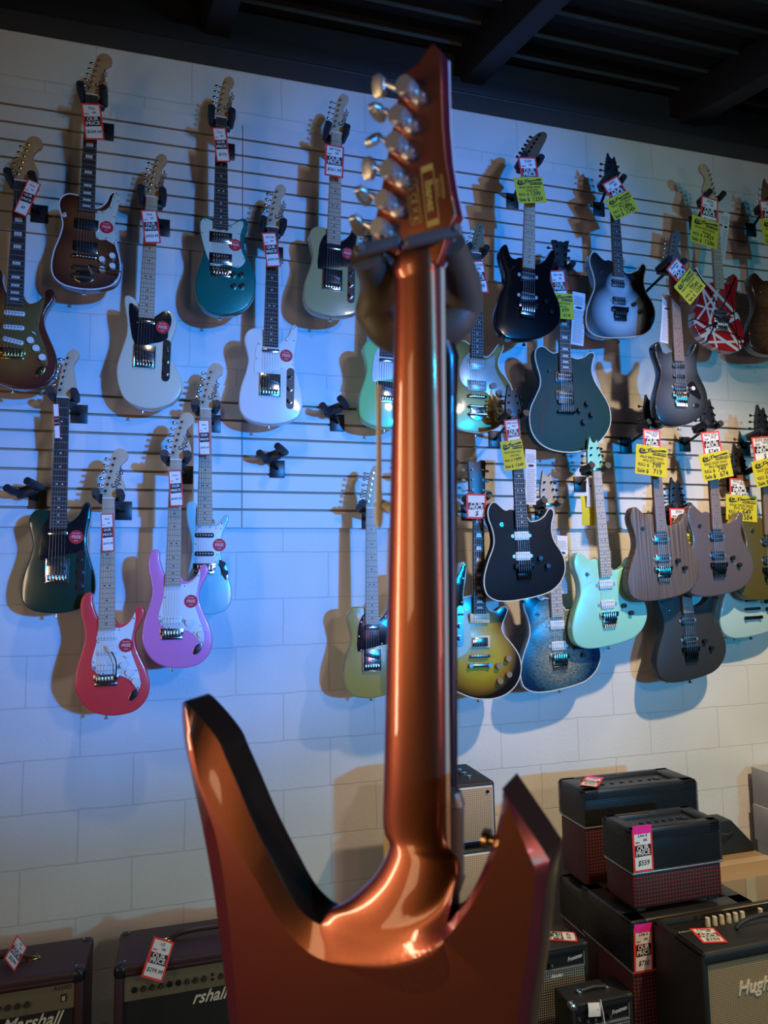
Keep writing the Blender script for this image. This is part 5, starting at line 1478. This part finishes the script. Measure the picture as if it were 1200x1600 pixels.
# two small cabinets behind the copper guitar, standing on a crate
def little_cab(z0, z1, label, knobs):
    x0, x1, y0, y1 = 1.43, 1.757, -0.53, -0.25
    w, d, h = x1 - x0, y1 - y0, z1 - z0
    root = empty('amplifier', ((x0 + x1) / 2, (y0 + y1) / 2, z0))
    tag(root, label, 'guitar amplifier', 'small black cabinets with wheat grilles')
    yf = -d / 2
    bm = bmesh.new(); box(bm, (0, 0, h / 2), (w, d, h), bevel=0.012, seg=4); finish('cabinet', bm, tolex_b, root)
    bm = bmesh.new(); box(bm, (0, yf - 0.001, h / 2), (w - 0.022, 0.006, h - 0.030), bevel=0.002); finish('piping', bm, whitep, root)
    bm = bmesh.new(); box(bm, (0, yf - 0.003, h / 2), (w - 0.030, 0.006, h - 0.038), bevel=0.001); finish('grille', bm, beige_w2, root)
    for sx in (-1, 1):
        for sz in (-1, 1):
            bm = bmesh.new(); cyl(bm, (0, -0.002, 0), 0.006, 0.005, seg=12); o = finish('grille_screw', bm, blackm, root); o.location = (sx * (w / 2 - 0.035), yf - 0.006, h / 2 + sz * (h / 2 - 0.035))
    if knobs:
        bm = bmesh.new(); tube(bm, catmull([(-0.09, -0.02, h - 0.002), (-0.07, -0.02, h + 0.018), (0.05, -0.02, h + 0.018), (0.07, -0.02, h - 0.002)], 5, closed=False), 0.007); finish('handle', bm, rubber, root)
        for k in range(3):
            bm = bmesh.new(); cyl(bm, (0, 0, 0.003), 0.010, 0.006, axis='Z', seg=16); o = finish('jack_socket', bm, chrome, root); o.location = (0.09 + 0.0 * k, -0.06 + 0.05 * k, h)
little_cab(0.726, 0.955, 'small black cabinet with wheat grille, the upper of two behind the copper guitar', True)
little_cab(0.452, 0.712, 'small black cabinet with wheat grille, the lower of two behind the copper guitar', False)
bm = bmesh.new(); box(bm, (0, 0, 0.225), (0.36, 0.30, 0.45), bevel=0.01)
o = finish('storage_box', bm, tolex_b); o.location = (1.59, -0.39, 0); tag(o, 'black box on the floor under the two small cabinets', 'box')
for i, z in enumerate((0.7135,)):
    bm = bmesh.new(); box(bm, (0, 0, 0), (0.26, 0.2, 0.011)); 
    o = finish('rubber_mat', bm, rubber); o.location = (1.59, -0.39, 0.719); tag(o, 'dark rubber feet strip between the two small cabinets', 'rubber feet')

# boxes at the right edge
cardb = mat('cardboard', (0.36, 0.24, 0.13), 0.75, bump=0.2, bump_scale=60)
greyb = mat('grey_carton', (0.42, 0.43, 0.48), 0.6)
def carton(c, s, m, label, rz=0.0, tape=True, name='carton'):
    root = empty(name, (c[0], c[1], c[2]), (0, 0, rz))
    tag(root, label, 'box')
    bm = bmesh.new(); box(bm, (0, 0, s[2] / 2), s, bevel=0.004); finish('box_body', bm, m, root)
    bm = bmesh.new(); box(bm, (0, 0, s[2] + 0.0006), (s[0] * 0.98, 0.004, 0.001)); box(bm, (0, -s[1] / 2 - 0.0006, s[2] * 0.5), (s[0], 0.001, 0.003)); finish('flap_seam', bm, blackp, root)
    if tape:
        bm = bmesh.new(); box(bm, (0, 0, s[2] + 0.0012), (s[0], 0.05, 0.0006)); box(bm, (-s[0] * 0.1, -s[1] / 2 - 0.0012, s[2] * 0.8), (0.05, 0.0006, s[2] * 0.4)); finish('packing_tape', bm, mat('clear_tape', (0.55, 0.42, 0.26), 0.15), root)
carton((3.00, -0.33, 0), (0.42, 0.30, 0.43), cardb, 'brown cardboard box with clear tape behind the tan grille amplifier')
carton((3.63, -0.19, 0), (0.44, 0.30, 0.39), greyb, 'pale grey carton at the right edge, bottom of its stack', tape=False)
carton((3.62, -0.185, 0.391), (0.44, 0.30, 0.175), greyb, 'pale grey carton at the right edge, middle of its stack', tape=False)
carton((3.63, -0.18, 0.567), (0.44, 0.30, 0.18), greyb, 'pale grey carton at the right edge, topmost of its stack', tape=False)
bm = bmesh.new()
slab(bm, [(-0.16, 0), (0.14, 0), (0.14, 0.03), (0.02, 0.15), (-0.16, 0.155)], -0.05, 0.05, 0.006, 0.006)
root = empty('equipment_case', (3.06, -0.20, 0.432)); tag(root, 'black soft case leaning on the cardboard box', 'case')
finish('case_body', bm, tolex_b, root)
bm = bmesh.new(); tube(bm, [(-0.06, -0.055, 0.10), (-0.03, -0.075, 0.10), (0.02, -0.055, 0.10)], 0.006); finish('case_handle', bm, rubber, root)
# ---------------- the copper guitar in front, seen from behind ----------------
def flip_paint():
    m = mat('copper_flip_lacquer', (0.5, 0.16, 0.05), 0.36, 0.8, 1.0)
    g = NT(m)
    lw = g.n('ShaderNodeLayerWeight')
    lw.inputs['Blend'].default_value = 0.5
    c = g.ramp(lw.outputs['Facing'], [(0.10, (0.37, 0.110, 0.036)), (0.38, (0.38, 0.085, 0.055)), (0.65, (0.36, 0.05, 0.09)), (1.0, (0.25, 0.03, 0.16))])
    tc = g.n('ShaderNodeTexCoord')
    nz = g.n('ShaderNodeTexNoise')
    nz.inputs['Scale'].default_value = 1400
    g.l(tc.outputs['Object'], nz.inputs['Vector'])
    sp = g.ramp(nz.outputs['Fac'], [(0.35, (0.75,) * 3), (0.7, (1.15,) * 3)])
    mx = g.n('ShaderNodeMix', data_type='RGBA', blend_type='MULTIPLY')
    mx.inputs[0].default_value = 1
    g.l(c, mx.inputs[6]); g.l(sp, mx.inputs[7])
    g.l(mx.outputs[2], g.b.inputs['Base Color'])
    g.b.inputs['Coat Roughness'].default_value = 0.03
    return m
copper = flip_paint()
U, V, T = Vector(FG['u']), Vector(FG['v']), Vector(FG['th'])
M3 = Matrix((U, T, V)).transposed()
zb = -0.62
ORG = Vector(FG['origin'])
fgr = empty('electric_guitar', ORG + V * zb)
fgr.rotation_euler = M3.to_euler()
tag(fgr, 'copper pink angular guitar seen from behind, held upright on a stand in front', 'electric guitar')
FGP = []
def fput(o):
    FGP.append(o); return o
# body
out = catmull(FG['body_out'], 5)
cre = catmull(FG['body_crease'], 5)
bm = bmesh.new()
N = len(out)
fr = inset(out, 0.003)
rings = [[(x, 0.0, z) for x, z in cre], [(x, 0.0098, z) for x, z in out], [(x, 0.0125, z) for x, z in inset(out, -0.0006)], [(x, 0.038, z) for x, z in out], [(x, 0.042, z) for x, z in out]]
Vv = [[bm.verts.new(p) for p in r] for r in rings]
for A, Bq in zip(Vv, Vv[1:]):
    for i in range(N):
        bm.faces.new((A[i], A[(i + 1) % N], Bq[(i + 1) % N], Bq[i]))
for r in (Vv[0], Vv[-1]):
    f = bm.faces.new(r); f.normal_update(); bmesh.ops.triangulate(bm, faces=[f])
fbody = fput(finish('body', bm, copper, fgr, sharp=50))
fbody.data.materials.append(mat('dark_walnut_gloss', (0.035, 0.018, 0.010), 0.25, 0.0, 0.8))  # gloss for the sides, darker than the back face
for p in fbody.data.polygons:
    if p.center.y > 0.0105:
        p.material_index = 1
bv = fbody.modifiers.new('edge', 'BEVEL'); bv.width = 0.0012; bv.segments = 3; bv.limit_method = 'ANGLE'; bv.angle_limit = 0.25; bv.harden_normals = False
# neck with heel, one loft
secs = []
for a, b, ypx in FG['necks']:
    secs.append((a, b, 0.027, 0.040))
hy = [(0.0235, 0.0385), (0.0185, 0.034), (0.0145, 0.030), (0.0115, 0.024), (0.0090, 0.018), (0.0065, 0.014), (0.0042, 0.011), (0.0020, 0.008), (0.0006, 0.006)]
for (a, b), (ap, ed) in zip(FG['heel'], hy):
    secs.append((a, b, ap, ed))
rows = []
for (a, b, ap, ed) in secs:
    rows.append((a[0], b[0], (a[1] + b[1]) / 2, ap, ed))
rows = catmull(rows, 6, closed=False)
bm = bmesh.new()
K = 26
R_ = []
def seg_d(p, poly):
    best = 9.0
    for i in range(len(poly)):
        ax, az = poly[i - 1]; bx, bz = poly[i]
        dx, dz = bx - ax, bz - az
        l2 = dx * dx + dz * dz or 1e-12
        t = max(0.0, min(1.0, ((p[0] - ax) * dx + (p[1] - az) * dz) / l2))
        best = min(best, math.hypot(p[0] - ax - t * dx, p[1] - az - t * dz))
    return best
def inside(p, poly):
    c = False
    for i in range(len(poly)):
        (x1, z1), (x2, z2) = poly[i - 1], poly[i]
        if (z1 > p[1]) != (z2 > p[1]) and p[0] < (x2 - x1) * (p[1] - z1) / (z2 - z1) + x1:
            c = not c
    return c
def chamfer_depth(x, z):
    if inside((x, z), cre):
        return 0.0
    a, b = seg_d((x, z), cre), seg_d((x, z), out)
    if inside((x, z), out):
        return 0.0098 * a / (a + b)
    return 0.0098 + 1.2 * b
z_end = rows[-1][2]
def blend(y, x, z):
    if z > -0.236:
        return y
    t = min(1.0, (-0.236 - z) / (-0.236 - z_end))
    k = 0.0070 * (1 - t) ** 0.6 + 0.0004
    c = chamfer_depth(x, z) - 0.0003
    h = max(0.0, min(1.0, 0.5 + 0.5 * (c - y) / k))
    return c * (1 - h) + y * h - k * h * (1 - h)
for xl, xr, z, ap, ed in rows:
    cx, w = (xl + xr) / 2, (xr - xl) / 2
    pts = []
    for k in range(K + 1):
        a = PI * k / K
        xx = cx - w * math.cos(a)
        pts.append((xx, blend(ed - (ed - ap) * max(0.0, math.sin(a)) ** 0.85, xx, z), z))
    pts.append((cx + w * 0.98, 0.0405 if ed > 0.035 else ed + 0.004, z)); pts.append((cx - w * 0.98, 0.0405 if ed > 0.035 else ed + 0.004, z))
    R_.append([bm.verts.new(p) for p in pts])
for A, Bq in zip(R_, R_[1:]):
    for i in range(len(A)):
        bm.faces.new((A[i], A[(i + 1) % len(A)], Bq[(i + 1) % len(A)], Bq[i]))
bm.faces.new(R_[0]); bm.faces.new(R_[-1])
fput(finish('neck', bm, copper, fgr, sharp=60))
# fingerboard with cream edge
n0, n1 = rows[0], [r for r in rows if r[2] > -0.205][-1]
bm = bmesh.new()
v = []
for yy in (0.0405, 0.0475):
    for xl, xr, z, _, _ in (n0, n1):
        v.append([bm.verts.new((xl - 0.0005, yy, z)), bm.verts.new((xr + 0.0022, yy, z))])
zend = n1[2] - 0.075
for yy in (0.0405, 0.0465):
    v.append([bm.verts.new((n1[0] - 0.002, yy, zend)), bm.verts.new((n1[1] + 0.002, yy, zend))])
a0, a1, b0, b1, a2, b2 = v
for q in ((a0, a1, b1, b0), (a1, a2, b2, b1)):
    for s in (0, 1):
        bm.faces.new((q[0][s], q[1][s], q[2][s], q[3][s]))
    bm.faces.new((q[0][0], q[0][1], q[1][1], q[1][0])); bm.faces.new((q[3][0], q[2][0], q[2][1], q[3][1]))
bm.faces.new((a0[0], a0[1], b0[1], b0[0])); bm.faces.new((a2[0], a2[1], b2[1], b2[0]))
cream_e = mat('cream_binding', (0.66, 0.56, 0.30), 0.35)
fb = fput(finish('fingerboard', bm, cream_e, fgr, smooth=False))
fb['label'] = 'fingerboard edge bound in cream'
bm = bmesh.new()
zt = n0[2]
for n in range(1, 25):
    z = zt - 0.648 * (1 - 2 ** (-n / 12))
    if z < zend: break
    f = (zt - z) / (zt - n1[2])
    xl = n0[0] + (n1[0] - n0[0]) * f; xr = n0[1] + (n1[1] - n0[1]) * f
    box(bm, ((xl + xr) / 2, 0.0470, z), (xr - xl, 0.0012, 0.0022))
    if n in (3, 5, 7, 9, 12, 15, 17, 19, 21):
        cyl(bm, (xr + 0.0008, 0.0435, z + 0.012), 0.0013, 0.0006, axis='X', seg=10)
finish('frets', bm, blackm, fb)
for k in range(6):
    bm = bmesh.new(); x = (k - 2.5)
    cx0 = (n0[0] + n0[1]) / 2; cx1 = (n1[0] + n1[1]) / 2
    tube(bm, [(cx0 + x * 0.007, 0.0495, zt), (cx1 + x * 0.0105, 0.053, zend - 0.10)], 0.0006, seg=5)
    fput(finish('string', bm, steel, fgr))
# headstock
hs = FG['headstock']
bm = bmesh.new(); slab(bm, hs, 0.0300, 0.0440, 0.0015, 0.0)
ho = fput(finish('headstock', bm, copper, fgr, sharp=40))
bm = bmesh.new(); slab(bm, inset(hs, -0.0002), 0.0440, 0.0465, 0.0, 0.0005)
finish('headstock_binding', bm, whitep, ho)
bm = bmesh.new()
# volute behind the nut
zn = n0[2]
bmesh.ops.create_uvsphere(bm, u_segments=24, v_segments=16, radius=1.0, matrix=Matrix.Translation(((n0[0] + n0[1]) / 2, 0.0345, zn - 0.006)) @ Matrix.Diagonal((0.0195, 0.0095, 0.020, 1)))
fput(finish('volute', bm, copper, fgr))
bm = bmesh.new(); box(bm, ((n0[0] + n0[1]) / 2, 0.0475, zn + 0.004), (0.042, 0.008, 0.006)); fput(finish('nut', bm, blackp, fgr))
goldp = mat('gold_print', (0.62, 0.44, 0.10), 0.4, 0.3)
A_ = -1.75
(lx, lz), (cx_, cz_), (sx_, sz_) = FG['logo']
def gtext(s, size, x, z, bold=0.0, sx=1.0):
    text(s, size, goldp, ho, (x, 0.0296, z), rot=(PI / 2, 1.46, 0), bold=bold, sx=sx, name='gold_lettering')
gtext('Ibanez', 0.0095, lx, lz, 0.03)
bm = bmesh.new()
Rz = Matrix.Rotation(1.46, 3, 'Y')
for dx, dz, w, h in ((-0.0215, 0, 0.005, 0.0105), (0.0215, 0, 0.005, 0.0105), (0, 0.0052, 0.038, 0.0006), (0, -0.0052, 0.038, 0.0006)):
    p = Rz @ Vector((dx, 0, dz)); box(bm, (lx + p.x, 0.0297, lz + p.z), (w, 0.0003, h), rot=Rz)
for dx, dz, w, h in ((0, 0.0045, 0.035, 0.0004), (0, -0.0045, 0.035, 0.0004), (-0.0175, 0, 0.0004, 0.009), (0.0175, 0, 0.0004, 0.009)):
    p = Rz @ Vector((dx, 0, dz)); box(bm, (cx_ + p.x, 0.0297, cz_ + p.z), (w, 0.0003, h), rot=Rz)
finish('gold_print_frame', bm, goldp, ho, smooth=False)
gtext('\u25b3 CE X K', 0.0075, cx_, cz_, 0.01)
gtext('MADE IN', 0.0036, sx_ - 0.002, sz_, 0.01); gtext('INDONESIA', 0.0036, sx_ + 0.002, sz_, 0.01)
# tuners
nick = mat('satin_nickel', (0.80, 0.76, 0.68), 0.3, 0.85)
for k, ((hx, hz), (bx, bz)) in enumerate(zip(FG['tuners'], FG['buttons'])):
    bm = bmesh.new()
    cyl(bm, (hx, 0.0235, hz), 0.0075, 0.012, seg=24)
    cyl(bm, (hx, 0.0170, hz), 0.0062, 0.002, seg=24)
    box(bm, (hx + 0.008, 0.0270, hz - 0.008), (0.008, 0.005, 0.010), rot=Matrix.Rotation(0.7, 3, 'Y'), bevel=0.0015)
    cyl(bm, (hx + 0.0115, 0.0245, hz - 0.0115), 0.0028, 0.004, seg=12)
    o = fput(finish('tuner', bm, nick, fgr))
    bm = bmesh.new(); tube(bm, [(hx - 0.004, 0.0245, hz), (bx + 0.007, 0.0245, bz)], [0.0032, 0.0022], seg=12); finish('tuner_shaft', bm, nick, o)
    bm = bmesh.new()
    R0 = Matrix.Rotation((0.15, 1.25, 2.3, 0.1, 1.1, 0.9)[k], 3, 'X')
    pts = mm((-5.5, -3.0), (-3.5, -8.5), (2.5, -9.0), (6.0, -5.0), (6.0, 5.0), (2.5, 9.0), (-3.5, 8.5), (-5.5, 3.0))
    b2 = bmesh.new(); slab(b2, pts, -0.0030, 0.0030, 0.0015, 0.0015)
    bmesh.ops.transform(b2, matrix=Matrix.Translation((bx, 0.0245, bz)) @ R0.to_4x4(), verts=b2.verts[:])
    bm.free()
    finish('tuner_button', b2, nick, o)
sx0, sz0 = FG['strap'][0]
bm = bmesh.new()
R9 = Matrix.Rotation(PI / 2 - 0.4, 3, 'Y')
cyl(bm, (sx0 + 0.002, 0.020, sz0), 0.004, 0.012, axis='X', seg=14); cyl(bm, (sx0 - 0.004, 0.020, sz0), 0.0075, 0.004, axis='X', seg=18)
fput(finish('strap_button', bm, brass, fgr))
# front hardware, facing away from the camera
bm = bmesh.new(); box(bm, (-0.012, 0.046, -0.345), (0.070, 0.010, 0.035), bevel=0.002); fput(finish('pickup', bm, blackp, fgr))
bm = bmesh.new(); box(bm, (-0.012, 0.047, -0.415), (0.085, 0.012, 0.030), bevel=0.003); fput(finish('bridge', bm, blackm, fgr))
for o in FGP:
    o.location.z -= zb

# ---------------- stand ----------------
st = STAND
pole_pts = [Vector(p) for p in st['pole']]
foot = Vector((pole_pts[-1].x, pole_pts[-1].y, 0.0))
root = empty('guitar_stand', foot)
tag(root, 'black guitar stand with padded yoke holding the copper guitar', 'guitar stand')
standm = mat('stand_gloss_black', (0.012, 0.012, 0.014), 0.32, 0.2, 0.2)
padm = mat('olive_foam_pad', (0.10, 0.083, 0.052), 0.55)
yk = st['yoke']
def S(pts): return [Vector(p) - foot for p in pts]
bm = bmesh.new()
tube(bm, S(pole_pts[:4]) , [0.010, 0.013, 0.011, 0.0075], seg=16)
tube(bm, S(pole_pts[3:] + [Vector((foot.x, foot.y, 0.16))]), 0.0075, seg=18)
finish('pole', bm, standm, root)
bm = bmesh.new()
tube(bm, S([foot + Vector((0, 0, 0.06)), Vector(st['collar'][3]) + Vector((0, 0, -0.06))]), 0.011, seg=18)
finish('lower_tube', bm, standm, root)
bm = bmesh.new()
c0, c1, c2, c3 = S(st['collar'])
tube(bm, [c0, c1, c1 + (c2 - c1) * 0.02, c2, c2, c3], [0.008, 0.0115, 0.0105, 0.0105, 0.0115, 0.008], seg=20)
cl = finish('height_collar', bm, mat('grey_grip', (0.16, 0.155, 0.12), 0.35, 0.3), root)
bm = bmesh.new()
for k in range(12):
    p = c1 + (c2 - c1) * (0.12 + 0.72 * k / 11)
    box(bm, p + Vector((-0.0098, -0.004, 0)), (0.003, 0.006, 0.0018))
finish('grip_ribs', bm, mat('grey_grip', (0.2, 0.2, 0.16), 0.35, 0.3), cl, smooth=False)
bm = bmesh.new()
b0, b1 = S(yk['base'])
mid = (b0 + b1) / 2
tube(bm, catmull([b0 + Vector((0, 0, 0.004)), b0 * 0.7 + mid * 0.3 + Vector((0, 0, -0.016)), mid + Vector((0, 0.01, -0.024)), b1 * 0.7 + mid * 0.3 + Vector((0, 0, -0.016)), b1 + Vector((0, 0, 0.004))], 5, closed=False), 0.0165, seg=16)
finish('yoke', bm, padm, root)
for nm, base in (('L', b0), ('R', b1)):
    cap = S(yk['cap' + nm]); arm = S(yk['arm' + nm])
    bm = bmesh.new(); tube(bm, catmull([base, arm[1], arm[0]], 5, closed=False), [0.0165] * 6 + [0.0155, 0.0145, 0.0135, 0.0125, 0.012], seg=18)
    finish('padded_arm', bm, padm, root)
    bm = bmesh.new()
    a, b = cap
    d = (b - a); q = Vector((1, 0, 0)).rotation_difference(d).to_matrix()
    box(bm, (a + b) / 2, (d.length + 0.010, 0.007, 0.010), rot=q, bevel=0.0032, seg=4)
    pin_at = a if nm == 'L' else b
    cyl(bm, pin_at + Vector((0, -0.004, 0.001)), 0.0030, 0.002, seg=16)
    finish('locking_gate', bm, mat('gate_plastic', (0.11, 0.10, 0.075), 0.35), root)
for k in range(3):
    a = 2 * PI * k / 3 + 0.5
    bm = bmesh.new(); tube(bm, [(0, 0, 0.22), (0.30 * math.cos(a), 0.30 * math.sin(a), 0.012)], 0.008, seg=10)
    lg = finish('leg', bm, standm, root)
    bm = bmesh.new(); tube(bm, [(0.27 * math.cos(a), 0.27 * math.sin(a), 0.028), (0.32 * math.cos(a), 0.32 * math.sin(a), 0.011)], 0.0105, seg=10); finish('rubber_foot', bm, rubber, lg)

# cream strip hanging beside the neck
cp = [Vector(p) for p in st['cord']]
root = empty('hang_tag', cp[3]); tag(root, 'cream hang tag dangling beside the copper neck, seen edge-on', 'hang tag')
bm = bmesh.new()
q = [p - cp[3] for p in cp]
tube(bm, catmull([q[0], q[1], q[2], q[3]], 5, closed=False), [0.0022, 0.0023, 0.0024, 0.0024, 0.0023, 0.0023, 0.0023, 0.0024, 0.0026, 0.0028, 0.0032, 0.0036, 0.0040, 0.0036, 0.0028, 0.0016], seg=10)
finish('paper_strip', bm, mat('cream_paper', (0.90, 0.88, 0.74), 0.6), root)
bm = bmesh.new(); tube(bm, [q[2] + Vector((0.003, 0, -0.004)), q[4] + Vector((0.004, 0, 0))], [0.004, 0.0055], seg=12); finish('folded_end', bm, mat('cream_paper', (0.90, 0.88, 0.74), 0.6), root)
